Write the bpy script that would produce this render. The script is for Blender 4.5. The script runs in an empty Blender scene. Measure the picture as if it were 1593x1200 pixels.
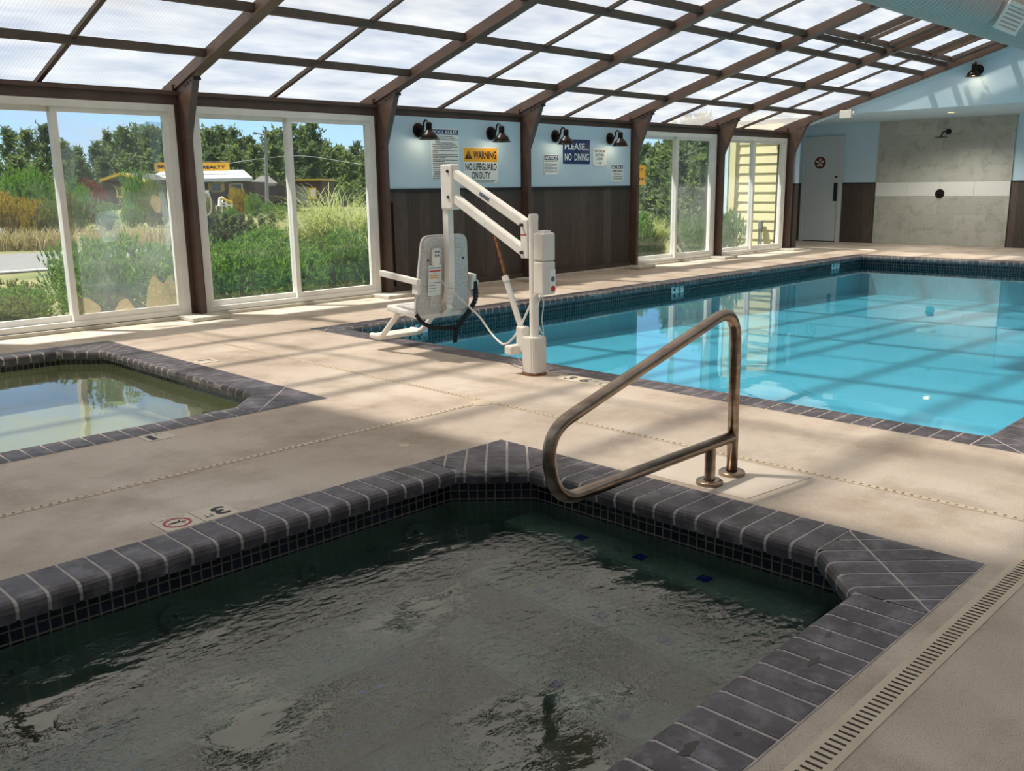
import bpy, bmesh, math, random
from mathutils import Vector, Matrix
random.seed(7)
C = bpy.context.scene.collection
sc = bpy.context.scene
PI = math.pi

# ------------------------------------------------------------------ camera
F_PX, YAW, PITCH, ROLL, HCAM = 1425.19, math.radians(44.8287), math.radians(12.2581), math.radians(-0.7345), 1.28
cy_, sy_, cp_, sp_ = math.cos(YAW), math.sin(YAW), math.cos(PITCH), math.sin(PITCH)
FW = Vector((cy_*cp_, sy_*cp_, -sp_)); r0 = Vector((sy_, -cy_, 0)); u0 = r0.cross(FW)
RT = math.cos(ROLL)*r0 + math.sin(ROLL)*u0
UP = -math.sin(ROLL)*r0 + math.cos(ROLL)*u0
cam = bpy.data.cameras.new('camera'); cam_o = bpy.data.objects.new('camera', cam); C.objects.link(cam_o)
cam.sensor_width = 36; cam.sensor_fit = 'HORIZONTAL'; cam.lens = F_PX/1593*36
cam.clip_start = 0.05; cam.clip_end = 500
mw = Matrix((RT, UP, -FW)).transposed().to_4x4(); mw.translation = (0, 0, HCAM)
cam_o.matrix_world = mw; sc.camera = cam_o

def ray(u, v):
    return RT*((u-796.5)/F_PX) + UP*(-(v-600)/F_PX) + FW
def far(u, v, D):            # a point of the outdoors at horizontal forward distance D
    d = ray(u, v); t = D/(d.x*cy_ + d.y*sy_)
    return Vector((0, 0, HCAM)) + d*t
def fx(u, D): return far(u, 290, D)

# ------------------------------------------------------------------ materials
def rgb(r, g, b):
    f = lambda c: (c/255/12.92) if c/255 <= .04045 else ((c/255+.055)/1.055)**2.4
    return (f(r), f(g), f(b), 1)
MATS = {}
def newmat(name):
    m = bpy.data.materials.new(name); m.use_nodes = True
    nt = m.node_tree; nt.nodes.clear(); MATS[name] = m
    return m, nt, nt.nodes.new('ShaderNodeOutputMaterial')
def coords(nt, kind='Object', scale=(1, 1, 1)):
    tc = nt.nodes.new('ShaderNodeTexCoord'); mp = nt.nodes.new('ShaderNodeMapping')
    mp.inputs['Scale'].default_value = scale
    nt.links.new(tc.outputs[kind], mp.inputs[0]); return mp.outputs[0]
def noise(nt, vec, scale, detail=4, rough=.55):
    n = nt.nodes.new('ShaderNodeTexNoise'); n.inputs['Scale'].default_value = scale
    n.inputs['Detail'].default_value = detail; n.inputs['Roughness'].default_value = rough
    nt.links.new(vec, n.inputs['Vector']); return n.outputs[0]
def ramp(nt, fac, stops):
    r = nt.nodes.new('ShaderNodeValToRGB')
    while len(r.color_ramp.elements) < len(stops): r.color_ramp.elements.new(.5)
    for e, (p, c) in zip(r.color_ramp.elements, stops): e.position = p; e.color = c
    nt.links.new(fac, r.inputs[0]); return r.outputs[0]
def mixc(nt, fac, a, b, mode='MIX'):
    m = nt.nodes.new('ShaderNodeMix'); m.data_type = 'RGBA'; m.blend_type = mode
    for s, v in ((m.inputs[0], fac), (m.inputs[6], a), (m.inputs[7], b)):
        if hasattr(v, 'is_output'): nt.links.new(v, s)
        else: s.default_value = v
    return m.outputs[2]
def bumpn(nt, h, strength, dist=.01):
    b = nt.nodes.new('ShaderNodeBump'); b.inputs['Strength'].default_value = strength; b.inputs['Distance'].default_value = dist
    nt.links.new(h, b.inputs['Height']); return b.outputs[0]
def pm(name, c1, c2=None, scale=6, detail=4, rough=.5, metal=0, bump=0, bscale=40, stretch=(1, 1, 1), lo=.35, hi=.65, emit=None, es=1, trans=None):
    m, nt, out = newmat(name)
    p = nt.nodes.new('ShaderNodeBsdfPrincipled')
    p.inputs['Roughness'].default_value = rough; p.inputs['Metallic'].default_value = metal
    p.inputs['Base Color'].default_value = c1
    vec = coords(nt, 'Object', stretch)
    if c2 is not None:
        nt.links.new(ramp(nt, noise(nt, vec, scale, detail), [(lo, c1), (hi, c2)]), p.inputs['Base Color'])
    if bump: nt.links.new(bumpn(nt, noise(nt, vec, bscale, 3), bump), p.inputs['Normal'])
    if emit: p.inputs['Emission Color'].default_value = emit; p.inputs['Emission Strength'].default_value = es
    if trans:
        t = nt.nodes.new('ShaderNodeBsdfTranslucent'); t.inputs[0].default_value = trans
        mx = nt.nodes.new('ShaderNodeMixShader'); mx.inputs[0].default_value = .45
        nt.links.new(p.outputs[0], mx.inputs[1]); nt.links.new(t.outputs[0], mx.inputs[2]); nt.links.new(mx.outputs[0], out.inputs[0])
    else: nt.links.new(p.outputs[0], out.inputs[0])
    return m

M = {}
def deck_mat():
    m, nt, out = newmat('broomed_concrete'); p = nt.nodes.new('ShaderNodeBsdfPrincipled')
    v = coords(nt)
    big = ramp(nt, noise(nt, v, .9, 5), [(.34, rgb(184, 168, 154)), (.5, rgb(202, 187, 172)), (.66, rgb(216, 203, 190))])
    stain = ramp(nt, noise(nt, v, 1.9, 7, .68), [(.46, (1, 1, 1, 1)), (.66, (.66, .61, .56, 1))])
    speck = ramp(nt, noise(nt, v, 270, 2), [(.34, (.6, .55, .5, 1)), (.46, (1, 1, 1, 1)), (.7, (1.0, 1, 1, 1))])
    c = mixc(nt, 1, mixc(nt, .8, big, stain, 'MULTIPLY'), speck, 'MULTIPLY')
    nt.links.new(c, p.inputs['Base Color']); p.inputs['Roughness'].default_value = .75
    nt.links.new(bumpn(nt, noise(nt, v, 210, 3), .45, .003), p.inputs['Normal'])
    nt.links.new(p.outputs[0], out.inputs[0]); return m
M['deck'] = deck_mat()
def coping_mat():
    m, nt, out = newmat('slate_brick'); p = nt.nodes.new('ShaderNodeBsdfPrincipled'); v = coords(nt)
    base = ramp(nt, noise(nt, v, 5, 5), [(.35, rgb(58, 54, 60)), (.65, rgb(88, 82, 90))])
    eff = ramp(nt, noise(nt, v, 9, 7, .7), [(.48, (0, 0, 0, 1)), (.76, (1, 1, 1, 1))])
    sp = nt.nodes.new('ShaderNodeMath'); sp.operation = 'MULTIPLY'; sp.inputs[1].default_value = .7
    nt.links.new(eff, sp.inputs[0])
    c = mixc(nt, sp.outputs[0], base, rgb(150, 145, 152)); nt.links.new(c, p.inputs['Base Color'])
    p.inputs['Roughness'].default_value = .5
    nt.links.new(bumpn(nt, noise(nt, v, 60, 4), .25, .004), p.inputs['Normal'])
    nt.links.new(p.outputs[0], out.inputs[0]); return m
M['coping'] = coping_mat()
M['grout'] = pm('grout', rgb(164, 154, 150), rgb(190, 180, 174), 20, rough=.9)
def tile_mat():
    m, nt, out = newmat('mosaic_tile'); p = nt.nodes.new('ShaderNodeBsdfPrincipled')
    tc = nt.nodes.new('ShaderNodeTexCoord'); b = nt.nodes.new('ShaderNodeTexBrick')
    b.offset = 0; b.squash = 1; nt.links.new(tc.outputs['UV'], b.inputs['Vector'])
    b.inputs['Scale'].default_value = 1; b.inputs['Brick Width'].default_value = .042; b.inputs['Row Height'].default_value = .042
    b.inputs['Mortar Size'].default_value = .0032; b.inputs['Mortar Smooth'].default_value = .1
    b.inputs['Color1'].default_value = rgb(20, 20, 24); b.inputs['Color2'].default_value = rgb(33, 36, 62)
    b.inputs['Mortar'].default_value = rgb(132, 128, 118)
    nt.links.new(b.outputs['Color'], p.inputs['Base Color'])
    rr = nt.nodes.new('ShaderNodeMapRange'); rr.inputs[3].default_value = .15; rr.inputs[4].default_value = .8
    nt.links.new(b.outputs['Fac'], rr.inputs[0]); nt.links.new(rr.outputs[0], p.inputs['Roughness'])
    nt.links.new(p.outputs[0], out.inputs[0]); return m
M['tile'] = tile_mat()
def schlick(nt, f0, nrm=None):
    lw = nt.nodes.new('ShaderNodeLayerWeight'); lw.inputs['Blend'].default_value = .5
    if nrm is not None: nt.links.new(nrm, lw.inputs['Normal'])
    p5 = nt.nodes.new('ShaderNodeMath'); p5.operation = 'POWER'; p5.inputs[1].default_value = 5; nt.links.new(lw.outputs['Facing'], p5.inputs[0])
    ma = nt.nodes.new('ShaderNodeMath'); ma.operation = 'MULTIPLY_ADD'; ma.use_clamp = True; ma.inputs[1].default_value = 1-f0; ma.inputs[2].default_value = f0
    nt.links.new(p5.outputs[0], ma.inputs[0]); return ma.outputs[0]
def water_mat(name, tint, s1, s2, strength, sx=(1, 1, 1), f0=.022):
    m, nt, out = newmat(name); v = coords(nt, 'Object', sx)
    t = nt.nodes.new('ShaderNodeBsdfTransparent'); t.inputs[0].default_value = tint
    g = nt.nodes.new('ShaderNodeBsdfGlossy'); g.inputs['Roughness'].default_value = .015
    add = nt.nodes.new('ShaderNodeMath'); add.operation = 'MULTIPLY_ADD'; add.inputs[1].default_value = s2[1]
    fine_ = nt.nodes.new('ShaderNodeMath'); fine_.operation = 'MULTIPLY'
    nt.links.new(noise(nt, v, s2[0], 3, .5), fine_.inputs[0])
    nt.links.new(ramp(nt, noise(nt, v, 1.6, 3), [(.40, (.06, .06, .06, 1)), (.58, (1, 1, 1, 1))]), fine_.inputs[1])
    nt.links.new(fine_.outputs[0], add.inputs[0]); nt.links.new(noise(nt, v, s1, 2, .45), add.inputs[2])
    bn = bumpn(nt, add.outputs[0], strength, .05)
    nt.links.new(bn, g.inputs['Normal'])
    mx = nt.nodes.new('ShaderNodeMixShader'); nt.links.new(schlick(nt, f0, bn), mx.inputs[0])
    nt.links.new(t.outputs[0], mx.inputs[1]); nt.links.new(g.outputs[0], mx.inputs[2])
    nt.links.new(mx.outputs[0], out.inputs[0]); return m
M['water_main'] = water_mat('pool_water_clear', (.40, .83, .97, 1), .9, (4, .12), .10, (1, .6, 1))
M['water_spa'] = water_mat('spa_water_rippled', (.46, .57, .56, 1), 2.2, (24, .55), .30, (1, 1.5, 1), .155)
M['water_kid'] = water_mat('wading_water', (.80, .86, .78, 1), 1.3, (6, .14), .22, (1, .8, 1), .17)
def glass_mat(name, haze, hz=(.85, .87, .88, 1), zfog=False):
    m, nt, out = newmat(name)
    t = nt.nodes.new('ShaderNodeBsdfTransparent'); t.inputs[0].default_value = (.93, .96, .95, 1)
    g = nt.nodes.new('ShaderNodeBsdfGlossy'); g.inputs['Roughness'].default_value = .01
    mx = nt.nodes.new('ShaderNodeMixShader')
    nt.links.new(schlick(nt, .04), mx.inputs[0]); nt.links.new(t.outputs[0], mx.inputs[1]); nt.links.new(g.outputs[0], mx.inputs[2])
    d = nt.nodes.new('ShaderNodeBsdfTranslucent'); d.inputs[0].default_value = hz
    mx2 = nt.nodes.new('ShaderNodeMixShader')
    v = coords(nt, 'Object', (1, 1, .8))
    f = ramp(nt, noise(nt, v, 2.2, 5), [(.35, (haze*.3,)*3+(1,)), (.7, (haze,)*3+(1,))])
    nt.links.new(f, mx2.inputs[0])
    nt.links.new(mx.outputs[0], mx2.inputs[1]); nt.links.new(d.outputs[0], mx2.inputs[2])
    nt.links.new(mx2.outputs[0], out.inputs[0]); return m
M['glass'] = glass_mat('clear_pane', .02)
M['glass_fog'] = glass_mat('fogged_pane', .09)
M['glass_dirty'] = glass_mat('dusty_pane', .09)
M['stain'] = glass_mat('mineral_stain', .55, (.66, .50, .34, 1))
M['film'] = glass_mat('milky_film', .16)
def roof_mat(name='twin_wall_polycarbonate', mixf=.66, alb=.45):
    m, nt, out = newmat(name); v = coords(nt)
    w = nt.nodes.new('ShaderNodeTexWave'); w.bands_direction = 'X'; w.inputs['Scale'].default_value = 10
    nt.links.new(v, w.inputs['Vector'])
    col = ramp(nt, noise(nt, coords(nt, 'Object', (.8, 2.5, 1)), 1.6, 4), [(.3, (.66*alb, .66*alb, .70*alb, 1)), (.7, (1.1*alb, 1.06*alb, .98*alb, 1))])  # clouds seen through the panels, painted into their colour as mottling
    wr = ramp(nt, w.outputs[0], [(.0, (.86, .86, .88, 1)), (.5, (1, 1, 1, 1))])
    c = mixc(nt, 1, col, wr, 'MULTIPLY')
    tl = nt.nodes.new('ShaderNodeBsdfTranslucent'); nt.links.new(c, tl.inputs[0])
    tr = nt.nodes.new('ShaderNodeBsdfTransparent'); tr.inputs[0].default_value = (.86, .84, .80, 1)
    mx = nt.nodes.new('ShaderNodeMixShader'); mx.inputs[0].default_value = mixf
    nt.links.new(tl.outputs[0], mx.inputs[1]); nt.links.new(tr.outputs[0], mx.inputs[2])
    nt.links.new(mx.outputs[0], out.inputs[0]); return m
M['roof'] = roof_mat()
M['roof_dimmer'] = roof_mat('added_dimmer_panel', .58, .5)  # unseen panels, direct sun cut to ease the shade edge near the spa
def diffuser_mat():
    m, nt, out = newmat('added_diffuser_sheet'); t = nt.nodes.new('ShaderNodeBsdfTranslucent'); t.inputs[0].default_value = (.37, .385, .40, 1)
    nt.links.new(t.outputs[0], out.inputs[0]); return m
M['diffuser'] = diffuser_mat()  # invented diffuser for the unseen roof: soft light, no direct sun
M['brown'] = pm('bronze_paint', rgb(84, 66, 58), rgb(98, 78, 68), 4, rough=.45)
M['brown2'] = pm('bronze_paint_dull', rgb(70, 60, 54), rgb(82, 70, 62), 5, rough=.6)
M['vinyl'] = pm('white_vinyl', rgb(240, 237, 231), rgb(230, 227, 219), 5, rough=.35)
M['blue'] = pm('pale_blue_paint', rgb(196, 221, 236), rgb(190, 216, 232), 2, rough=.55)
M['bluetrim'] = pm('white_blue_trim', rgb(222, 232, 240), rough=.5)
def wood_mat():
    m, nt, out = newmat('dark_plank'); p = nt.nodes.new('ShaderNodeBsdfPrincipled')
    tc = nt.nodes.new('ShaderNodeTexCoord'); b = nt.nodes.new('ShaderNodeTexBrick')
    mp = nt.nodes.new('ShaderNodeMapping'); nt.links.new(tc.outputs['UV'], mp.inputs[0]); nt.links.new(mp.outputs[0], b.inputs['Vector'])
    b.offset = 0; b.inputs['Scale'].default_value = 1; b.inputs['Brick Width'].default_value = .19; b.inputs['Row Height'].default_value = 8
    b.inputs['Mortar Size'].default_value = .0022; b.inputs['Bias'].default_value = 0
    b.inputs['Color1'].default_value = rgb(70, 61, 56); b.inputs['Color2'].default_value = rgb(96, 84, 76); b.inputs['Mortar'].default_value = rgb(40, 33, 30)
    mp2 = nt.nodes.new('ShaderNodeMapping'); mp2.inputs['Scale'].default_value = (1, .06, 1); nt.links.new(tc.outputs['UV'], mp2.inputs[0])
    g = ramp(nt, noise(nt, mp2.outputs[0], 46, 6, .65), [(.32, (.55, .53, .52, 1)), (.62, (1, 1, 1, 1))])
    nt.links.new(mixc(nt, 1, b.outputs[0], g, 'MULTIPLY'), p.inputs['Base Color']); p.inputs['Roughness'].default_value = .6
    nt.links.new(p.outputs[0], out.inputs[0]); return m
M['wood'] = wood_mat()
M['black'] = pm('black_trim', rgb(34, 32, 32), rough=.5)
M['concrete'] = pm('pale_concrete', rgb(186, 180, 166), rgb(206, 200, 186), 8, rough=.85, bump=.3, bscale=60)
M['plaster_main'] = pm('pool_plaster', rgb(196, 222, 228), rgb(206, 230, 234), 1.5, rough=.7)
M['plaster_spa'] = pm('spa_plaster', rgb(128, 140, 124), rgb(148, 158, 142), 4, rough=.8)
M['plaster_kid'] = pm('wading_plaster', rgb(190, 190, 164), rgb(204, 202, 178), 2, rough=.8)
M['bluetile'] = pm('cobalt_tile', rgb(24, 52, 150), rough=.2)
M['steel'] = pm('brushed_steel', rgb(168, 150, 134), rgb(122, 104, 92), 9, rough=.28, metal=1, stretch=(1, 1, 4), lo=.4, hi=.75)
M['white'] = pm('white_powder_coat', rgb(241, 238, 233), rgb(232, 228, 221), 9, rough=.4)
M['lift_grey'] = pm('warm_grey_plastic', rgb(226, 221, 213), rough=.45)
M['seat'] = pm('speckled_plastic', rgb(182, 182, 180), rgb(214, 214, 211), 90, 2, rough=.7)
M['rust'] = pm('rusted_rod', rgb(112, 66, 42), rgb(150, 96, 62), 40, rough=.8)
M['strap'] = pm('black_webbing', rgb(24, 24, 26), rough=.8)
M['red'] = pm('red_button', rgb(200, 40, 34), rough=.4)
M['ink'] = pm('black_ink', rgb(26, 26, 30), rough=.6)
M['greyink'] = pm('grey_ink', rgb(96, 104, 116), rough=.6)
M['navy'] = pm('navy_enamel', rgb(22, 52, 104), rough=.4)
M['paper'] = pm('sign_white', rgb(232, 240, 240), rough=.45)
M['cream'] = pm('cream_tile', rgb(216, 204, 186), rgb(208, 196, 176), 10, rough=.5)
M['amber'] = pm('amber_enamel', rgb(238, 172, 40), rough=.4)
M['redink'] = pm('red_ink', rgb(176, 44, 58), rough=.5)
M['bronze'] = pm('dark_bronze', rgb(34, 29, 28), rgb(44, 38, 36), 12, rough=.35, metal=.7)
M['bulb'] = pm('lit_bulb', rgb(255, 226, 180), emit=rgb(255, 214, 150), es=3.0)
M['door'] = pm('grey_white_door', rgb(198, 204, 208), rough=.45)
M['maroon'] = pm('maroon_decal', rgb(98, 34, 34), rgb(84, 40, 30), 30, rough=.6)
M['sand'] = pm('sand_decal', rgb(214, 200, 184), rough=.7)
def stone_mat():
    m, nt, out = newmat('cement_look_tile'); p = nt.nodes.new('ShaderNodeBsdfPrincipled')
    tc = nt.nodes.new('ShaderNodeTexCoord'); b = nt.nodes.new('ShaderNodeTexBrick'); nt.links.new(tc.outputs['UV'], b.inputs['Vector'])
    b.offset = .5; b.inputs['Scale'].default_value = 1; b.inputs['Brick Width'].default_value = .62; b.inputs['Row Height'].default_value = .31
    b.inputs['Mortar Size'].default_value = .0025
    b.inputs['Color1'].default_value = rgb(172, 174, 166); b.inputs['Color2'].default_value = rgb(190, 190, 182); b.inputs['Mortar'].default_value = rgb(158, 160, 154)
    n = ramp(nt, noise(nt, tc.outputs['UV'], 5, 7, .7), [(.3, (.64, .64, .62, 1)), (.5, (.96, .96, .95, 1)), (.75, (1, 1, 1, 1))])
    nt.links.new(mixc(nt, 1, b.outputs[0], n, 'MULTIPLY'), p.inputs['Base Color']); p.inputs['Roughness'].default_value = .4
    nt.links.new(p.outputs[0], out.inputs[0]); return m
M['stone'] = stone_mat()
M['band'] = pm('white_ribbed_tile', rgb(222, 224, 220), rough=.3)
def duct_mat():
    m, nt, out = newmat('grey_duct_paint'); p = nt.nodes.new('ShaderNodeBsdfPrincipled')
    p.inputs['Base Color'].default_value = rgb(196, 186, 180); p.inputs['Roughness'].default_value = .45; p.inputs['Metallic'].default_value = 0
    nt.links.new(p.outputs[0], out.inputs[0]); return m
M['duct'] = duct_mat()
def leafm(n, a, b, t, s=3): M[n] = pm(n, a, b, s, rough=.7, trans=t)
leafm('pine_dark', rgb(56, 78, 54), rgb(84, 106, 68), rgb(98, 118, 64), .5)
leafm('pine_mid', rgb(72, 94, 58), rgb(104, 122, 76), rgb(120, 136, 74), .5)
leafm('bush_green', rgb(62, 104, 48), rgb(112, 150, 70), rgb(126, 168, 66), 3)
leafm('bush_olive', rgb(86, 104, 54), rgb(124, 134, 70), rgb(130, 140, 70), 3)
leafm('pampas', rgb(128, 146, 84), rgb(192, 186, 132), rgb(166, 176, 100), 4)
leafm('dry', rgb(138, 128, 84), rgb(176, 160, 112), rgb(150, 138, 92), 4)
leafm('gold', rgb(150, 140, 44), rgb(196, 160, 44), rgb(170, 150, 50), 3)
leafm('redleaf', rgb(120, 40, 30), rgb(160, 70, 40), rgb(150, 60, 40), 3)
M['bark'] = pm('bark', rgb(70, 56, 46), rgb(94, 78, 64), 20, rough=.9)
M['ground'] = pm('rough_ground', rgb(92, 98, 54), rgb(128, 122, 76), .6, rough=.95)
M['asphalt'] = pm('asphalt', rgb(112, 111, 110), rgb(124, 122, 121), 12, rough=.9)
M['roadline'] = pm('road_paint', rgb(226, 224, 218), rough=.8)
M['shingle'] = pm('brown_shingle', rgb(64, 48, 42), rgb(82, 62, 54), 3, rough=.85)
M['yellow'] = pm('yellow_paint', rgb(226, 186, 48), rough=.5)
M['metalroof'] = pm('white_metal_roof', rgb(206, 210, 216), rough=.35)
M['greyroof'] = pm('grey_shingle_roof', rgb(96, 92, 88), rough=.85)
M['pole'] = pm('grey_pole', rgb(128, 130, 130), rough=.5)
M['darkglass'] = pm('dark_glass', rgb(50, 60, 66), rough=.1)
def siding_mat():
    m, nt, out = newmat('yellow_lap_siding'); p = nt.nodes.new('ShaderNodeBsdfPrincipled')
    p.inputs['Base Color'].default_value = rgb(226, 214, 168); p.inputs['Roughness'].default_value = .6
    nt.links.new(p.outputs[0], out.inputs[0]); return m
M['siding'] = siding_mat()
M['cord'] = pm('white_cord', rgb(230, 228, 222), rough=.5)

# ------------------------------------------------------------------ mesh helpers
def base_of(o):
    return o.get('_b') if o else None
ORIG = {}
def obj(name, bm, mats, parent=None, smooth=False, uv=None):
    if isinstance(bm, bmesh.types.BMesh):
        bm.normal_update(); me = bpy.data.meshes.new(name); bm.to_mesh(me); bm.free()
    else: me = bm
    for k in (mats if isinstance(mats, (list, tuple)) else [mats]): me.materials.append(M[k] if isinstance(k, str) else k)
    if smooth:
        for p in me.polygons: p.use_smooth = True
        if smooth != 'all':
            try: me.set_sharp_from_angle(angle=math.radians(40))
            except Exception: pass
    o = bpy.data.objects.new(name, me); C.objects.link(o)
    if parent:
        o.parent = parent
        inv = ORIG.get(parent.name)
        if inv is not None: o.matrix_parent_inverse = inv
        ORIG[o.name] = Matrix.Identity(4)
    return o
def thing(name, label, cat, loc=(0, 0, 0), rotz=0, group=None, kind=None, world=True):
    """Empty at the thing's base; with world=True its children are modelled in world coordinates."""
    o = bpy.data.objects.new(name, None); C.objects.link(o); o.empty_display_size = .1
    o.location = loc; o.rotation_euler = (0, 0, rotz)
    if world: ORIG[o.name] = (Matrix.Translation(loc) @ Matrix.Rotation(rotz, 4, 'Z')).inverted()
    else: ORIG[o.name] = Matrix.Identity(4)
    return tag(o, label, cat, group, kind)
def tag(o, label, cat, group=None, kind=None):
    if label: o['label'] = label
    if cat: o['category'] = cat
    if group: o['group'] = group
    if kind: o['kind'] = kind
    return o
def dup(root, loc, rotz=0, scale=None, label=None, group=None):
    r = root.copy(); C.objects.link(r); r.location = loc; r.rotation_euler = (0, 0, rotz)
    if scale: r.scale = scale
    if label: r['label'] = label
    if group: r['group'] = group
    for ch in list(root.children):
        c = ch.copy(); C.objects.link(c); c.parent = r
        for g in list(ch.children):
            d = g.copy(); C.objects.link(d); d.parent = c
    return r
def B(): return bmesh.new()
def box(bm, x0, x1, y0, y1, z0, z1, mi=0, bev=0):
    t = B() if bev else bm
    vs = [t.verts.new((x, y, z)) for x in (x0, x1) for y in (y0, y1) for z in (z0, z1)]
    fs = [t.faces.new([vs[i] for i in f]) for f in ((0, 1, 3, 2), (4, 6, 7, 5), (0, 4, 5, 1), (2, 3, 7, 6), (0, 2, 6, 4), (1, 5, 7, 3))]
    for f in fs: f.material_index = mi
    if bev:
        bmesh.ops.bevel(t, geom=list(t.edges), offset=bev, segments=2, affect='EDGES', profile=.5)
        for f in t.faces: f.material_index = mi
        merge(bm, t)
    return bm
def merge(bm, t):
    me = bpy.data.meshes.new('tmp'); t.to_mesh(me); t.free(); bm.from_mesh(me); bpy.data.meshes.remove(me)
def obox(bm, p0, p1, w, h, up=(0, 0, 1), mi=0):
    """bar of rectangular section between two points"""
    p0, p1 = Vector(p0), Vector(p1); d = (p1-p0).normalized(); u = Vector(up)
    s = d.cross(u).normalized(); u = s.cross(d).normalized()
    vs = [bm.verts.new(p + s*(a*w/2) + u*(b*h/2)) for p in (p0, p1) for a, b in ((-1, -1), (1, -1), (1, 1), (-1, 1))]
    for f in ((0, 3, 2, 1), (4, 5, 6, 7), (0, 1, 5, 4), (1, 2, 6, 5), (2, 3, 7, 6), (3, 0, 4, 7)):
        bm.faces.new([vs[i] for i in f]).material_index = mi
    return bm
def tube(bm, pts, r, n=10, cap=True, mi=0):
    pts = [Vector(p) for p in pts]; rr = r if isinstance(r, (list, tuple)) else [r]*len(pts)
    rings = []; ref = None
    for i, p in enumerate(pts):
        d = (pts[min(i+1, len(pts)-1)] - pts[max(i-1, 0)]).normalized()
        if ref is None: ref = d.orthogonal().normalized()
        ref = (ref - d*ref.dot(d)).normalized(); b = d.cross(ref)
        rings.append([bm.verts.new(p + (ref*math.cos(2*PI*k/n) + b*math.sin(2*PI*k/n))*rr[i]) for k in range(n)])
    for a, b in zip(rings, rings[1:]):
        for k in range(n): bm.faces.new((a[k], a[(k+1) % n], b[(k+1) % n], b[k])).material_index = mi
    if cap: bm.faces.new(rings[0][::-1]).material_index = mi; bm.faces.new(rings[-1]).material_index = mi
    return bm
def lathe(bm, prof, n=24, o=(0, 0, 0), axis='z', mi=0, ring=False):
    rings = []
    for r, z in prof:
        ring = []
        for k in range(n):
            a = 2*PI*k/n; x, y = r*math.cos(a), r*math.sin(a)
            p = {'z': (x, y, z), 'y': (x, z, y), 'x': (z, x, y)}[axis]
            ring.append(bm.verts.new((p[0]+o[0], p[1]+o[1], p[2]+o[2])))
        rings.append(ring)
    for a, b in zip(rings, rings[1:]):
        for k in range(n): bm.faces.new((a[k], a[(k+1) % n], b[(k+1) % n], b[k])).material_index = mi
    if ring:
        for k in range(n): bm.faces.new((rings[-1][k], rings[-1][(k+1) % n], rings[0][(k+1) % n], rings[0][k])).material_index = mi
    for e in (() if ring else (rings[0], rings[-1])):
        try: bm.faces.new(e).material_index = mi
        except ValueError: pass
    bmesh.ops.recalc_face_normals(bm, faces=bm.faces[:])
    return bm
def prism(bm, pts, off, mi=0):
    """extrude a flat polygon (3-D points) by a vector"""
    off = Vector(off); a = [bm.verts.new(p) for p in pts]; b = [bm.verts.new(Vector(p)+off) for p in pts]; n = len(a)
    fs = [bm.faces.new(a[::-1]), bm.faces.new(b)] + [bm.faces.new((a[i], a[(i+1) % n], b[(i+1) % n], b[i])) for i in range(n)]
    for f in fs: f.material_index = mi
    bmesh.ops.recalc_face_normals(bm, faces=fs)
    return bm
def uvquad(bm, pts, uvs, mi=0):
    l = bm.loops.layers.uv.verify(); f = bm.faces.new([bm.verts.new(p) for p in pts]); f.material_index = mi
    for lp, uv in zip(f.loops, uvs): lp[l].uv = uv
    return f
def smoothpath(pts, r, seg=6):
    """polyline with rounded corners"""
    pts = [Vector(p) for p in pts]; out = [pts[0]]
    rr = r if isinstance(r, (list, tuple)) else [r]*len(pts)
    for i in range(1, len(pts)-1):
        a, b, c = pts[i-1], pts[i], pts[i+1]; k = rr[i]
        p, q = b+(a-b).normalized()*k, b+(c-b).normalized()*k
        for s in range(seg+1):
            t = s/seg; out.append(p*(1-t)**2 + b*2*t*(1-t) + q*t*t)
    out.append(pts[-1]); return out
_font = None
def text(name, s, origin, right, up, w, h, mat, parent, bold=.012, shear=0, thick=.001):
    """lettering fitted to a box w x h whose lower-left corner is origin; a mesh object"""
    cu = bpy.data.curves.new('t', 'FONT'); cu.body = s; cu.size = 1; cu.offset = bold; cu.shear = shear; cu.extrude = .0; cu.resolution_u = 3
    o = bpy.data.objects.new('t', cu); C.objects.link(o)
    me = bpy.data.meshes.new_from_object(o.evaluated_get(bpy.context.evaluated_depsgraph_get()))
    C.objects.unlink(o); bpy.data.objects.remove(o)
    if not me.vertices: return None
    xs = [v.co.x for v in me.vertices]; ys = [v.co.y for v in me.vertices]
    x0, x1, y0, y1 = min(xs), max(xs), min(ys), max(ys)
    R, U = Vector(right).normalized(), Vector(up).normalized(); O = Vector(origin)
    for v in me.vertices:
        v.co = O + R*((v.co.x-x0)/(x1-x0)*w) + U*((v.co.y-y0)/max(1e-6, y1-y0)*h)
    me.materials.clear()
    return obj(name, me, mat, parent)

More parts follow.
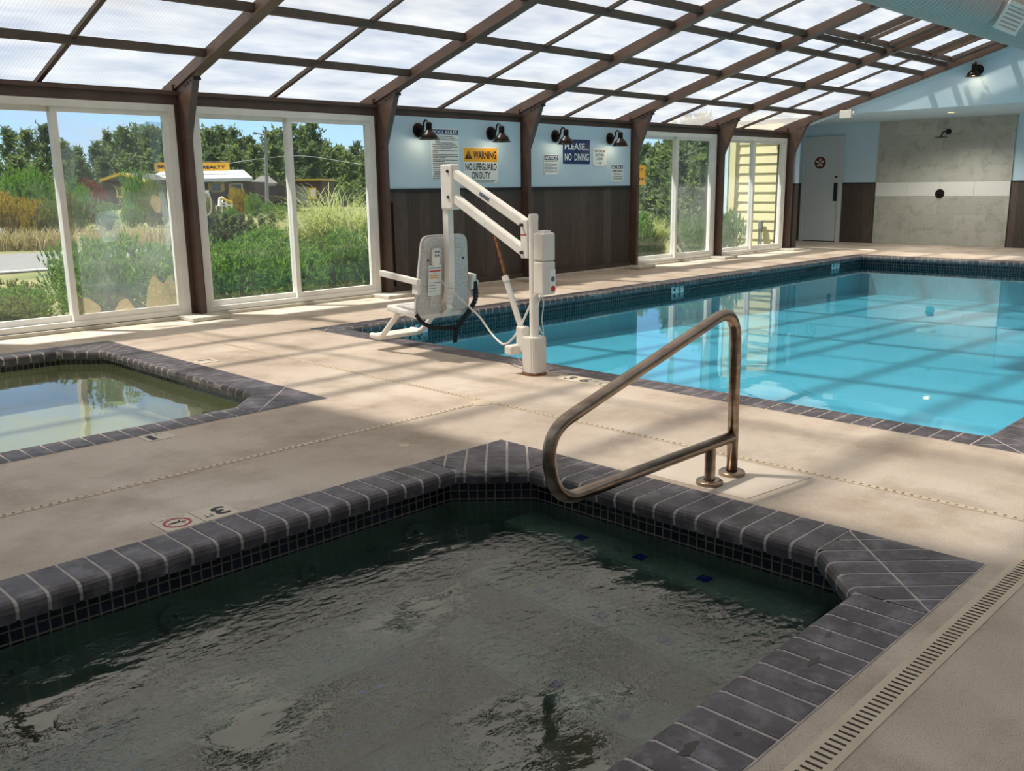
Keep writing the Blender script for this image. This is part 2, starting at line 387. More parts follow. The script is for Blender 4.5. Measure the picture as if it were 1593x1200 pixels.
# ------------------------------------------------------------------ POOLS
def octo(x0, x1, y0, y1, c, o=0):
    x0, x1, y0, y1 = x0-o, x1+o, y0-o, y1+o
    if c <= 0: return [(x0, y0), (x1, y0), (x1, y1), (x0, y1)]
    c = c + o*.586
    return [(x0+c, y0), (x1-c, y0), (x1, y0+c), (x1, y1-c), (x1-c, y1), (x0+c, y1), (x0, y1-c), (x0, y0+c)]
def clip(poly, p, n):         # keep the side where (q-p).n >= 0
    out = []
    for i in range(len(poly)):
        a, b = poly[i], poly[(i+1) % len(poly)]
        da, db = (Vector(a)-p).dot(n), (Vector(b)-p).dot(n)
        if da >= 0: out.append(Vector(a))
        if da*db < 0: t = da/(da-db); out.append(Vector(a).lerp(Vector(b), t))
    return out
def brick(bm, poly, line=None, n=None, h=.004, mi=0, bottom=-.066):
    """poly: 2-D points (ccw); vertices lying on the lip line get a bullnose"""
    poly = [Vector(p) for p in poly]
    if len(poly) < 3: return
    on = [line is not None and abs((p-line).dot(n)) < 2e-3 for p in poly]
    loops = [(bottom, .006), (-.03, 0), (-.012, .004), (-.002, .014), (h, .032)] if line is not None else [(bottom, 0), (h-.003, 0), (h, .0)]
    rings = []
    for z, s in loops: rings.append([bm.verts.new(((p + n*s) if o else p).to_3d() + Vector((0, 0, z))) for p, o in zip(poly, on)])
    for a, b in zip(rings, rings[1:]):
        for k in range(len(a)): bm.faces.new((a[k], a[(k+1) % len(a)], b[(k+1) % len(a)], b[k])).material_index = mi
    bm.faces.new(rings[-1]).material_index = mi
def shrink(poly, g):
    c = sum((Vector(p) for p in poly), Vector((0, 0)))/len(poly); r = Vector; out = []
    pts = [Vector(p) for p in poly]; res = pts
    for i in range(len(pts)):
        a, b = pts[i], pts[(i+1) % len(pts)]
        if (b-a).length < 1e-5: continue
        d = (b-a).normalized(); n = Vector((-d.y, d.x)); res = clip(res, a+n*g, n)
        if len(res) < 3: return []
    return res
def coping(parent, outer, lip, c, pitch, gap=.0055):
    bm = B(); X0, X1, Y0, Y1 = outer; oc = octo(*lip, c); n = len(oc); ccorn = {}
    def region(P, Q, polyreg, along_lip, split=None):
        d = (Q-P).normalized(); nn = Vector((d.y, -d.x))            # outward
        brick(bm, polyreg, P, nn, h=.0022, mi=1, bottom=-.06)      # grout bed (set back a little)
        ts = [(p-P).dot(d) for p in polyreg]; lo, hi = min(ts), max(ts); k = max(1, round((hi-lo)/pitch)); st = (hi-lo)/k
        for i in range(k):
            a, b = lo+i*st, lo+(i+1)*st
            q = clip(clip(polyreg, P+d*a, d), P+d*b, -d)
            parts = [q]
            if split: parts = [clip(q, P+nn*split, -nn), clip(q, P+nn*split, nn)]
            for q in parts:
                if len(q) < 3: continue
                # gaps only across the joints, lip side stays flush
                q2 = shrink(q, gap)
                if len(q2) < 3: continue
                q2 = [p - nn*min(gap, max(0, (p-P).dot(nn))) if (p-P).dot(nn) < gap*1.5 else p for p in q2]
                brick(bm, q2, P, nn)
    for i in range(n):
        P, Q = Vector(oc[i]), Vector(oc[(i+1) % n]); d = (Q-P).normalized(); nn = Vector((d.y, -d.x))
        if c > 0 and i % 2 == 1:       # chamfer
            cx = X1 if nn.x > 0 else X0; cyy = Y1 if nn.y > 0 else Y0
            def proj(p):
                return Vector((p.x, cyy)) if abs(p.y-(lip[3] if nn.y > 0 else lip[2])) < 1e-4 else Vector((cx, p.y))
            region(P, Q, [P, Q, proj(Q), Vector((cx, cyy)), proj(P)][::-1] if False else [P, proj(P), Vector((cx, cyy)), proj(Q), Q], True, split=.185)
        else:
            w = abs((nn.x > 0 and X1-P.x) or (nn.x < 0 and P.x-X0) or (nn.y > 0 and Y1-P.y) or (P.y-Y0))
            region(P, Q, [P, P+nn*w, Q+nn*w, Q], True)
    if c <= 0:
        for (lx, ly, ox, oy) in ((lip[0], lip[2], X0, Y0), (lip[1], lip[2], X1, Y0), (lip[1], lip[3], X1, Y1), (lip[0], lip[3], X0, Y1)):
            sq = [Vector((min(lx, ox), min(ly, oy))), Vector((max(lx, ox), min(ly, oy))), Vector((max(lx, ox), max(ly, oy))), Vector((min(lx, ox), max(ly, oy)))]
            brick(bm, sq, h=.0022, mi=1)
            dg = Vector((ox-lx, oy-ly)).normalized(); nn = Vector((-dg.y, dg.x)); L = Vector((lx, ly))
            for s in (1, -1):
                q = clip(sq, L, nn*s); c2 = L + Vector((ox-lx, oy-ly))*.5
                for q2 in (clip(q, c2, dg), clip(q, c2, -dg)):
                    q2 = shrink(q2, gap)
                    if len(q2) > 2: brick(bm, q2)
    bmesh.ops.recalc_face_normals(bm, faces=bm.faces[:])
    return obj('coping', bm, ['coping', 'grout'], parent)
def tileband(parent, poly, z0, z1):
    bm = B(); s = 0; n = len(poly)
    for i in range(n):
        a, b = Vector(poly[i]), Vector(poly[(i+1) % n]); L = (b-a).length
        uvquad(bm, [(a.x, a.y, z0), (a.x, a.y, z1), (b.x, b.y, z1), (b.x, b.y, z0)], [(s, z0), (s, z1), (s+L, z1), (s+L, z0)]); s += L
    return obj('tile_band', bm, 'tile', parent)
def basin(parent, poly, z0, zf, mat, zf2=None):
    bm = B(); n = len(poly); xs = [p[0] for p in poly]; xa, xb = min(xs), max(xs)
    zz = lambda p: zf if zf2 is None else zf + (zf2-zf)*(p[0]-xa)/(xb-xa)
    top = [bm.verts.new((p[0], p[1], z0)) for p in poly]; bot = [bm.verts.new((p[0], p[1], zz(p))) for p in poly]
    for i in range(n): bm.faces.new((top[i], top[(i+1) % n], bot[(i+1) % n], bot[i]))
    bm.faces.new(bot)
    bmesh.ops.recalc_face_normals(bm, faces=bm.faces[:]); bmesh.ops.reverse_faces(bm, faces=bm.faces[:])
    return obj('basin', bm, mat, parent)
def watersheet(name, poly, z, mat, label):
    bm = B(); bm.faces.new([bm.verts.new((p[0], p[1], z)) for p in poly])
    return tag(obj(name, bm, mat), label, 'water', None, 'stuff')

MAIN_O, MAIN_L = (4.69, 16.28, 1.23, 7.33), (4.93, 16.04, 1.47, 7.10)
SPA_O, SPA_L = (-1.0, 3.20, .915, 3.265), (-.72, 2.92, 1.155, 3.04)
KID_O, KID_L = (-.60, 3.145, 4.75, 8.11), (-.36, 2.89, 4.985, 7.88)
# main pool
mp_ = thing('swimming_pool', 'large turquoise rectangular swimming pool with slate brick edge', 'pool', (10.5, 4.3, 0))
coping(mp_, MAIN_O, MAIN_L, 0, .102)
wp = octo(*MAIN_L, 0, .07); tileband(mp_, wp, -.302, -.05); basin(mp_, wp, -.30, -.44, 'plaster_main', -.68)
for (x, y) in ((11.9, 4.4), (13.9, 3.1)):
    bm = B(); zf = -.44-.24*(x-4.86)/11.25; lathe(bm, [(.0001, zf+.03), (.10, zf+.03), (.13, zf+.005)], 24, (x, y, 0)); obj('floor_drain', bm, 'white', mp_)
bm = B(); box(bm, 14.08, 14.45, 7.166, 7.175, -.145, -.055); obj('skimmer_opening', bm, 'black', mp_)
watersheet('pool_water', wp, -.155, 'water_main', 'clear turquoise water filling the large swimming pool')
# spa
sp = thing('hot_tub', 'sunken spa pool with chamfered corners and dark mosaic in front', 'hot tub', (1.1, 2.1, 0))
coping(sp, SPA_O, SPA_L, .235, .1)
ws = octo(*SPA_L, .235, .09); tileband(sp, ws, -.182, -.05); basin(sp, ws, -.18, -.95, 'plaster_spa')
for xn, zt, xb in ((2.80, -.225, 3.005), (2.58, -.41, 2.80), (2.30, -.6, 2.58)):
    bm = B(); box(bm, xn, xb, 1.35, 2.86, -.95, zt, bev=.02); obj('step', bm, 'plaster_spa', sp)
bm = B(); box(bm, -.6, 2.3, 2.72, 3.12, -.95, -.52, bev=.03); obj('bench', bm, 'plaster_spa', sp)
for xx, zz, ys in ((2.88, -.2235, (2.45, 2.13, 1.82)), (2.655, -.4085, (2.48, 2.15, 1.83)), (2.38, -.5985, (2.15, 1.83))):
    for y in ys:
        bm = B(); box(bm, xx-.024, xx+.024, y-.024, y+.024, zz, zz+.003); obj('step_marker_tile', bm, 'bluetile', sp)
for x in (2.48, 1.93, 1.33, .77):
    bm = B(); lathe(bm, [(.048, 3.128), (.048, 3.112), (.038, 3.106), (.02, 3.106), (.014, 3.122), (.0001, 3.122)], 20, (x, 0, -.268), 'y'); obj('jet_fitting', bm, 'plaster_spa', sp, True)
watersheet('spa_water', ws, -.175, 'water_spa', 'dark rippled water in the sunken spa in front')
# wading pool
kp = thing('wading_pool', 'shallow wading pool with slate brick edge beside the windows', 'pool', (1.3, 6.4, 0))
coping(kp, KID_O, KID_L, .26, .1)
wk = octo(*KID_L, .26, .08); tileband(kp, wk, -.125, -.05); basin(kp, wk, -.123, -.42, 'plaster_kid')
watersheet('wading_pool_water', wk, -.118, 'water_kid', 'pale green water in the wading pool by the windows')

# ------------------------------------------------------------------ FLOOR
def holed(bm, X, Y, holes, z):
    xs = sorted({*X, *[h[i] for h in holes for i in (0, 1)]}); ys = sorted({*Y, *[h[i] for h in holes for i in (2, 3)]}); cache = {}
    def v(x, y):
        if (x, y) not in cache: cache[(x, y)] = bm.verts.new((x, y, z))
        return cache[(x, y)]
    for a, b in zip(xs, xs[1:]):
        for c, d in zip(ys, ys[1:]):
            mx, my = (a+b)/2, (c+d)/2
            if any(h[0] < mx < h[1] and h[2] < my < h[3] for h in holes): continue
            bm.faces.new((v(a, c), v(b, c), v(b, d), v(a, d)))
bm = B(); holed(bm, (-3, 16.75), (-3, 9.12), [tuple(MAIN_O), tuple(SPA_O), tuple(KID_O)], 0)
holed(bm, (16.75, 19.6), (-3, 10.4), [], 0)
tag(obj('floor', bm, 'deck'), 'beige broomed concrete pool deck', 'floor', None, 'structure')

# deck drains
def strip_drain(p0, p1, w, pitch, label, slotw=.5):
    bm = B(); p0, p1 = Vector((*p0, 0)), Vector((*p1, 0)); d = (p1-p0).normalized(); L = (p1-p0).length; s = Vector((-d.y, d.x, 0))
    obox(bm, p0+Vector((0, 0, -.0015)), p1+Vector((0, 0, -.0015)), w, .009, mi=0)
    k = int(L/pitch)
    for i in range(k):
        c = p0 + d*((i+.5)*pitch) + Vector((0, 0, .0035))
        obox(bm, c-s*(w*slotw/2), c+s*(w*slotw/2), pitch*.3, .0012, mi=1)
    o = obj('drain_channel', bm, ['drainpl', 'slot' if w > .05 else 'slot_soft']); return tag(o, label, 'drain')
M['drainpl'] = pm('tan_plastic', rgb(206, 190, 168), rgb(196, 178, 156), 6, rough=.6)
M['slot_soft'] = pm('soft_tan_slot', rgb(126, 112, 98), rough=.9)  # softer tan for the slot bars of the thin drains
M['slot'] = pm('dark_slot', rgb(62, 54, 46), rough=.9)
strip_drain((-2.9, .815), (8.5, .815),   .082, .0235, 'wide slotted drain channel along the right side of the spa')
strip_drain((3.745, .5), (3.745, 3.86), .034, .036, 'thin slotted deck drain between the spa and the large pool', .34)
strip_drain((3.745, 4.02), (3.745, 8.0), .034, .036, 'thin slotted deck drain between wading pool and large pool', .34)
strip_drain((-2.9, 3.95), (3.66, 3.95), .034, .036, 'thin slotted deck drain running between the spa and wading pool', .34)
bm = B(); lathe(bm, [(.001, .004), (.066, .004), (.072, .002), (.072, -.01)], 28, (3.70, 3.94, 0)); tag(obj('cleanout_cover', bm, 'drainpl', None, True), 'round tan drain cover where the deck drains meet', 'drain cover')
bm = B(); lathe(bm, [(.001, .004), (.03, .004), (.034, -.004)], 20, (2.79, 3.55, 0)); tag(obj('deck_cap', bm, 'drainpl', None, True), 'small round cap in the deck behind the spa corner', 'cap')
M['patch'] = pm('smooth_patch', rgb(214, 202, 188), rgb(206, 192, 178), 5, rough=.7)
def patch(pts, label):
    bm = B(); prism(bm, [(x, y, -.003) for x, y in pts], (0, 0, .0055)); tag(obj('concrete_patch', bm, 'patch'), label, 'patch')
patch([(3.24, 2.42), (3.24, 1.86), (3.69, 1.80), (3.70, 2.40)], 'smooth pale concrete patch under the handrail flanges')
M['wet'] = pm('wet_slate', rgb(26, 23, 26), rough=.35)
def puddle(x, y, r, sq, seed, label):
    rnd = random.Random(seed); bm = B(); N = 26; ph = [rnd.uniform(0, 6.28) for _ in range(3)]
    prism(bm, [(x+math.cos(a)*r*(1+.25*math.sin(2*a+ph[0])+.2*math.sin(3*a+ph[1])+.1*math.sin(7*a+ph[2])), y+math.sin(a)*r*sq*(1+.3*math.sin(2*a+ph[1])+.15*math.sin(5*a+ph[0])), .0041) for a in [2*PI*k/N for k in range(N)]], (0, 0, .0006))
    tag(obj('puddle', bm, 'wet', None), label, 'puddle')
puddle(2.47, 1.06, .018, .6, 1, 'small wet spot on the coping nearest the chamfered corner')
puddle(2.36, 1.07, .02, .35, 2, 'second wet spot along the right hand coping from the corner')
puddle(2.19, 1.03, .024, .45, 3, 'third wet spot along the right hand coping from the corner')
puddle(1.62, 1.05, .03, .5, 4, 'largest wet spot on the right hand coping near the bottom')
puddle(1.75, 1.0, .012, .6, 5, 'tiny wet drip beside the largest wet coping spot')
# depth markers in the deck
def marker(x0, x1, y0, y1, label):
    t = thing('depth_marker', label, 'sign', ((x0+x1)/2, (y0+y1)/2, 0)); bm = B(); box(bm, x0, x1, y0, y1, -.004, .003); obj('plate', bm, 'cream', t); return t
t = marker(1.415, 1.565, 3.275, 3.425, 'deck tile with red no diving symbol behind the spa edge')
bm = B(); lathe(bm, [(.055, .0032), (.055, .0042), (.044, .0042), (.044, .0032)], 28, (1.487, 3.345, 0), ring=True); obox(bm, (1.45, 3.345, .0037), (1.525, 3.345, .0037), .006, .001); obj('prohibition_ring', bm, 'redink', t)
bm = B(); obox(bm, (1.463, 3.35, .0042), (1.50, 3.347, .0042), .011, .001); obox(bm, (1.498, 3.347, .0042), (1.512, 3.325, .0042), .006, .001); obox(bm, (1.494, 3.35, .0042), (1.508, 3.368, .0042), .006, .001); obj('diver_pictogram', bm, 'ink', t)
text('lettering', 'NO DIVING', (1.545, 3.412, .0036), (-1, 0, 0), (0, -1, 0), .11, .009, 'greyink', t)
t = marker(1.572, 1.722, 3.275, 3.425, 'cream depth tile reading 3 FT behind the spa edge')
text('lettering', '3', (1.703, 3.40, .0036), (-1, 0, 0), (0, -1, 0), .062, .098, 'ink', t, .03)
text('lettering', 'FT', (1.625, 3.345, .0036), (-1, 0, 0), (0, -1, 0), .036, .036, 'ink', t, .0)
t = marker(1.935, 2.085, 4.592, 4.742, 'cream depth tile reading 1 FT beside the wading pool')
text('lettering', '1', (1.958, 4.607, .0036), (1, 0, 0), (0, 1, 0), .034, .105, 'ink', t, .03)
text('lettering', 'FT', (2.016, 4.69, .0036), (1, 0, 0), (0, 1, 0), .042, .032, 'greyink', t)
t = marker(3.17, 3.32, 6.45, 6.6, 'cream depth tile between the wading pool and the windows side deck')
text('lettering', '1', (3.20, 6.585, .0036), (0, -1, 0), (1, 0, 0), .034, .105, 'greyink', t, .02)
text('lettering', 'FT', (3.26, 6.525, .0036), (0, -1, 0), (1, 0, 0), .042, .036, 'greyink', t)
t = marker(4.535, 4.685, 3.62, 4.07, 'worn cream depth tiles reading 3 6 beside the pool lift')
text('lettering', '3', (4.56, 4.05, .0036), (0, -1, 0), (1, 0, 0), .07, .1, 'ink', t, .02)
text('lettering', '6', (4.56, 3.92, .0036), (0, -1, 0), (1, 0, 0), .07, .1, 'ink', t, .02)
text('lettering', 'IN', (4.62, 3.83, .0036), (0, -1, 0), (1, 0, 0), .03, .03, 'greyink', t)
bm = B(); lathe(bm, [(.055, .0032), (.055, .0042), (.046, .0042), (.046, .0032)], 28, (4.61, 3.70, 0), ring=True); obj('prohibition_ring', bm, 'greyink', t)
# depth markers on the tile band
def bandmark(x0, x1, s, label):
    t = thing('depth_marker', label, 'sign', ((x0+x1)/2, 7.166, -.16)); bm = B(); box(bm, x0, x1, 7.158, 7.172, -.165, -.06); obj('plate', bm, 'paper', t)
    w = x1-x0
    text('lettering', s[0], (x0+.03, 7.157, -.15), (1, 0, 0), (0, 0, 1), w*.2, .075, 'ink', t, .02)
    text('lettering', s[1], (x0+.03+w*.24, 7.157, -.105), (1, 0, 0), (0, 0, 1), w*.13, .03, 'ink', t)
    if len(s) > 2:
        text('lettering', s[2], (x0+w*.54, 7.157, -.15), (1, 0, 0), (0, 0, 1), w*.2, .075, 'ink', t, .02)
        text('lettering', s[3], (x0+w*.8, 7.157, -.105), (1, 0, 0), (0, 0, 1), w*.13, .03, 'ink', t)
bandmark(5.68, 5.99, ('3', 'FT', '6', 'IN'), 'white tile reading 3 FT 6 IN below the lift seat')
bandmark(10.28, 10.56, ('4', 'FT', '6', 'IN'), 'white tile reading 4 6 midway along the pool wall')
bandmark(14.97, 15.25, ('4', 'FT', '6', 'IN'), 'small white depth tile at the far end of the pool wall')

# ------------------------------------------------------------------ HANDRAIL
YR = 2.08
hr = thing('handrail', 'stainless steel figure four handrail at the corner of the spa', 'handrail', (3.48, YR, 0))
P = lambda x, z: (x, YR, z)
pts = smoothpath([P(3.485, 0), P(3.478, .735), P(3.34, .735), P(2.30, .475), P(2.235, .31), P(2.30, .165), P(3.47, .185)], [0, .13, .11, .1, .1, .1, 0], 8)
pts = smoothpath([P(3.487, 0), P(3.472, .77), P(2.245, .44), P(2.31, .175), P(3.475, .18)], [0, .17, .14, .12, 0], 12)
bm = B(); tube(bm, pts, .0245, 18); obj('rail', bm, 'steel', hr, 'all')
bm = B(); tube(bm, [P(3.305, 0), P(3.305, .17)], .0235, 18); obj('stub_post', bm, 'steel', hr, True)
for x in (3.487, 3.305):
    bm = B(); lathe(bm, [(.025, .0), (.058, .0), (.058, .017), (.052, .022), (.026, .022)], 28, (x, YR, 0)); obj('flange', bm, 'steel', hr, True)

# ------------------------------------------------------------------ POOL LIFT (local frame: y' = the way the seat faces)
LB = (4.55, 4.30, 0); LYAW = math.radians(88-90)
lift = thing('pool_lift', 'white pool lift with grey chair and control box on deck edge', 'pool lift', LB, LYAW, world=False)
bm = B()
prism(bm, [(-.05, -.068, .012), (.05, -.068, .012), (.068, -.04, .012), (.068, .05, .012), (.05, .066, .012), (-.05, .066, .012), (-.068, .05, .012), (-.068, -.04, .012)], (0, 0, .255)); bm2 = bm
bmesh.ops.bevel(bm, geom=[e for e in bm.edges], offset=.008, segments=2, affect='EDGES'); obj('base_cover', bm, 'lift_grey', lift)
bm = B(); lathe(bm, [(.001, 0), (.085, 0), (.085, .012), (.001, .012)], 24); obj('anchor_plate', bm, 'rust', lift)
bm = B(); tube(bm, [(0, 0, .01), (0, 0, 1.085)], .032, 20); obj('mast', bm, 'white', lift, True)
bm = B(); lathe(bm, [(.001, 1.10), (.03, 1.098), (.034, 1.085), (.034, 1.06)], 20); obj('mast_cap', bm, 'white', lift, True)
# bracket on mast, arms, pole
bm = B(); box(bm, -.032, .032, .028, .095, .80, 1.06, bev=.006); obj('mast_bracket', bm, 'white', lift)
PY, PT = .90, 1.435
def armseg(z0, z1): 
    b = B(); obox(b, (0, .07, z0), (0, PY-.04, z1), .058, .062); bmesh.ops.bevel(b, geom=b.edges[:], offset=.006, segments=2, affect='EDGES'); return b
ua = obj('upper_arm', armseg(1.03, 1.40), 'white', lift); la = obj('lower_arm', armseg(.835, 1.225), 'white', lift)
bm = B(); box(bm, -.042, .042, PY-.10, PY+.03, 1.12, 1.445, bev=.012); obj('arm_bracket', bm, 'white', lift)
for (y, z) in ((.075, 1.025), (.075, .84), (PY-.06, 1.395), (PY-.06, 1.21)):
    bm = B(); tube(bm, [(-.052, y, z), (.052, y, z)], .011, 10); obj('pivot_bolt', bm, 'black', lift, True)
pole = smoothpath([(0, PY, PT), (0, PY+.005, .42), (0, PY+.12, .34), (0, PY+.3, .335)], [0, .16, .12, 0], 8)
bm = B()
for a, b in zip(pole, pole[1:]): obox(bm, a, b, .052, .06, (0, 1, .01))
obj('seat_pole', bm, 'white', lift)
# labels on the arms
bm = B(); d = Vector((0, PY-.11, .37)).normalized(); nrm = Vector((-.0305, 0, 0))
def armlabel(y, z, w, h, mat, name):
    bm = B(); c = Vector((-.0297, y, z)); e = Vector((0, PY-.11, .37 if z > 1.1 else .39)).normalized(); f = Vector((0, -e.z, e.y))
    prism(bm, [c-e*w-f*h, c+e*w-f*h, c+e*w+f*h, c-e*w+f*h], (-.001, 0, 0)); return obj(name, bm, mat, lift)
armlabel(.46, 1.03+.37*(.46-.07)/(PY-.11), .055, .012, 'greyink', 'label_plate')
armlabel(.49, .835+.39*(.49-.07)/(PY-.11), .03, .012, 'paper', 'caution_label')
bm = B(); box(bm, -.033, -.0322, .035, .09, .955, .962); obj('red_label', bm, 'red', lift)
# actuator
ac = obj('actuator', tube(B(), [(-.02, .11, .32), (-.02, .255, .64)], .021, 16), 'lift_grey', lift, True)
bm = B(); tube(bm, [(-.02, .25, .63), (-.02, .27, .665)], .025, 16); obj('collar', bm, 'lift_grey', ac, True)
bm = B(); tube(bm, [(-.02, .255, .65), (-.02, .365, .945)], .0105, 12); obj('rod', bm, 'rust', ac, True)
bm = B(); box(bm, -.05, .012, .055, .135, .15, .33, bev=.012); obj('gear_housing', bm, 'lift_grey', ac)
bm = B(); box(bm, -.13, -.0, .095, .17, .135, .20, bev=.012); obj('motor', bm, 'lift_grey', ac)
# battery box, facing the camera side (-y', -x')

bm = B(); box(bm, -.035, .085, -.125, -.03, .56, .785, bev=.012); bx1 = obj('control_box', bm, 'lift_grey', lift)
bm = B(); box(bm, -.035, .085, -.125, -.03, .787, .975, bev=.014); bt = obj('battery', bm, 'lift_grey', lift)
bm = B(); box(bm, -.01, .06, -.11, -.05, .97, .99, bev=.006); obj('battery_handle', bm, 'lift_grey', bt)
bm = B(); box(bm, .03, .082, -.1268, -.1245, .575, .73); obj('button_panel', bm, 'paper', bx1)
bm = B(); lathe(bm, [(.001, -.136), (.017, -.135), (.02, -.126)], 20, (.056, 0, .60), 'y'); obj('stop_button', bm, 'red', bx1, True)
bm = B(); lathe(bm, [(.001, -.1285), (.018, -.1285), (.018, -.126)], 20, (.055, 0, .665), 'y'); obj('button_ring', bm, 'greyink', bx1, True)
# chair
ch_t = math.radians(5)
Mx = Matrix.Translation((0, PY+.03, .33)) @ Matrix.Rotation(-ch_t*-1, 4, 'X')
def chair(name, bm, mat, parent=lift, sm=False):
    bm.transform(Mx); return obj(name, bm, mat, parent, sm)
def backpoly(y0, s=1):
    w1, w0, h = .215*s, .262*s, .60
    pl = [(-w0, 0), (w0, 0), (w0, .1), (w1, h), (-w1, h), (-w0, .1)]
    path = smoothpath([Vector((p[0], y0, p[1])) for p in pl]+[Vector((pl[0][0], y0, pl[0][1]))], [.02, .06, .04, .07, .07, .04, .02], 5)
    return path[:-1]
bm = B(); prism(bm, backpoly(.05), (0, .055, 0)); bmesh.ops.bevel(bm, geom=[e for e in bm.edges if abs(e.verts[0].co.y-e.verts[1].co.y) < 1e-5], offset=.018, segments=3, affect='EDGES')
back = chair('backrest', bm, 'seat', lift, True)
for s in (-1, 1):
    bm = B(); box(bm, s*.10-.045, s*.10+.045, .034, .06, .05, .50, bev=.014); chair('back_rib', bm, 'seat', back)
for x, z in ((-.17, .42), (.17, .42)):
    bm = B(); lathe(bm, [(.001, .044), (.008, .045), (.008, .055)], 10, (x, 0, z), 'y'); chair('screw', bm, 'black', back)
bm = B(); box(bm, -.235, .235, .06, .48, -.03, .02, bev=.015); seat = chair('seat', bm, 'white')
for k in range(4):
    bm = B(); box(bm, -.2, .2, .14+.08*k, .185+.08*k, .018, .023, bev=.002); chair('seat_slat', bm, 'seat', seat)
for s in (-1, 1):
    bm = B(); box(bm, s*.27-.02, s*.27+.02, .02, .50, .245, .29, bev=.006); ar = chair('armrest', bm, 'white')
    bm = B(); box(bm, s*.262-.012, s*.262+.012, .03, .10, .17, .26, bev=.004); chair('armrest_hinge', bm, 'white', ar)
def fr(s): return smoothpath([(s*.20, .36, -.03), (s*.20, .58, -.26), (s*.20, .72, -.275)], [0, .05, 0], 5)
for s in (-1, 1):
    bm = B(); tube(bm, fr(s), .022, 12); chair('footrest_strut', bm, 'white', lift, True)
bm = B(); box(bm, -.215, .215, .60, .735, -.297, -.262, bev=.012); chair('footrest', bm, 'white')
# strap
def ribbon(bm, pts, w, nrm=(1, 0, 0)):
    for a, b in zip(pts, pts[1:]): obox(bm, a, b, w, .004, nrm)
bm = B()
sp_pts = smoothpath([(.29, .05, .24), (.30, .02, .10), (.235, .03, .0), (.13, .03, -.10), (.10, .03, -.13)], [0, .05, .05, .03, 0], 4)
ribbon(bm, sp_pts, .05, (0, 1, .1)); strap = chair('lap_strap', bm, 'strap')
bm = B(); ribbon(bm, [(.10, .03, -.10), (.10, .028, -.235)], .042, (0, 1, 0)); ribbon(bm, [(.12, .03, -.12), (-.12, .03, -.095), (-.22, .04, -.045), (-.27, .05, .02)], .03, (0, 1, .1)); chair('strap_tail', bm, 'strap', strap)
bm = B(); box(bm, .075, .125, .015, .035, -.17, -.125, bev=.004); chair('buckle', bm, 'strap', strap)
bm = B(); prism(bm, [(.29, .045, .25), (.34, .045, .23), (.325, .045, .14), (.285, .045, .11), (.255, .045, .18)], (0, .02, 0)); chair('strap_guide', bm, 'seat')
# label on back and remote
bm = B(); box(bm, -.175, -.055, .0315, .034, .155, .385); lb = chair('instruction_label', bm, 'paper')
for z, m_, h_ in ((.335, 'red', .010), (.30, 'amber', .006), (.285, 'amber', .006), (.36, 'greyink', .005), (.318, 'greyink', .003), (.25, 'greyink', .004), (.23, 'greyink', .003), (.21, 'greyink', .003), (.19, 'greyink', .003)):
    bm = B(); box(bm, -.168, -.062 if h_ > .003 else -.10, .0305, .0318, z, z+h_); chair('label_line', bm, m_, lb)
bm = B(); prism(bm, [(-.15, .012, .40), (-.135, .012, .37), (-.105, .012, .37), (-.085, .012, .40), (-.078, .012, .50), (-.09, .012, .51), (-.14, .012, .51), (-.152, .012, .50)], (0, .022, 0)); bmesh.ops.bevel(bm, geom=bm.edges[:], offset=.004, segments=2, affect='EDGES')
rm = chair('remote', bm, 'white')
for x, z in ((-.127, .485), (-.103, .485), (-.127, .458), (-.103, .458)):
    bm = B(); box(bm, x-.008, x+.008, .0105, .0125, z-.008, z+.008); chair('remote_button', bm, 'greyink', rm)
# cable: straight, coil, then slack loop to the base
cpt = [(-.12, PY+.04, .69), (-.05, PY-.02, .60)]
bm = B(); tube(bm, [(-.118, PY+.05, .70), (-.105, PY+.02, .63)], .003, 6)
A0, A1 = Vector((-.105, PY+.02, .63)), Vector((.05, PY-.16, .40))
dd = (A1-A0); s_ = dd.normalized().orthogonal().normalized(); b_ = dd.normalized().cross(s_); N = 130
tube(bm, [A0 + dd*(i/N) + (s_*math.cos(i*1.3) + b_*math.sin(i*1.3))*(.006 if i > 25 else .001) for i in range(N+1)], .0028, 5)
cur = smoothpath([A1, Vector((.10, PY-.22, .33)), Vector((.10, .50, .16)), Vector((.02, .30, .16)), Vector((-.03, .12, .30)), Vector((-.02, -.03, .56))], [0, .05, .16, .12, .1, 0], 8)
tube(bm, cur, .0075, 8); obj('control_cable', bm, 'cord', lift, True)
bm = B()
for pp in ([(.02, -.06, .56), (.045, -.05, .48), (.03, -.04, .38), (.055, -.04, .30), (.05, -.04, .27)], [(.0, -.07, .56), (-.02, -.05, .47), (.0, -.045, .33), (.045, -.05, .27)], [(-.05, .12, .16), (-.06, .10, .09), (-.03, .05, .06), (-.01, -.0, .07)]):
    tube(bm, smoothpath(pp, .04, 4), .004, 6)
obj('power_cord', bm, 'cord', lift, True)

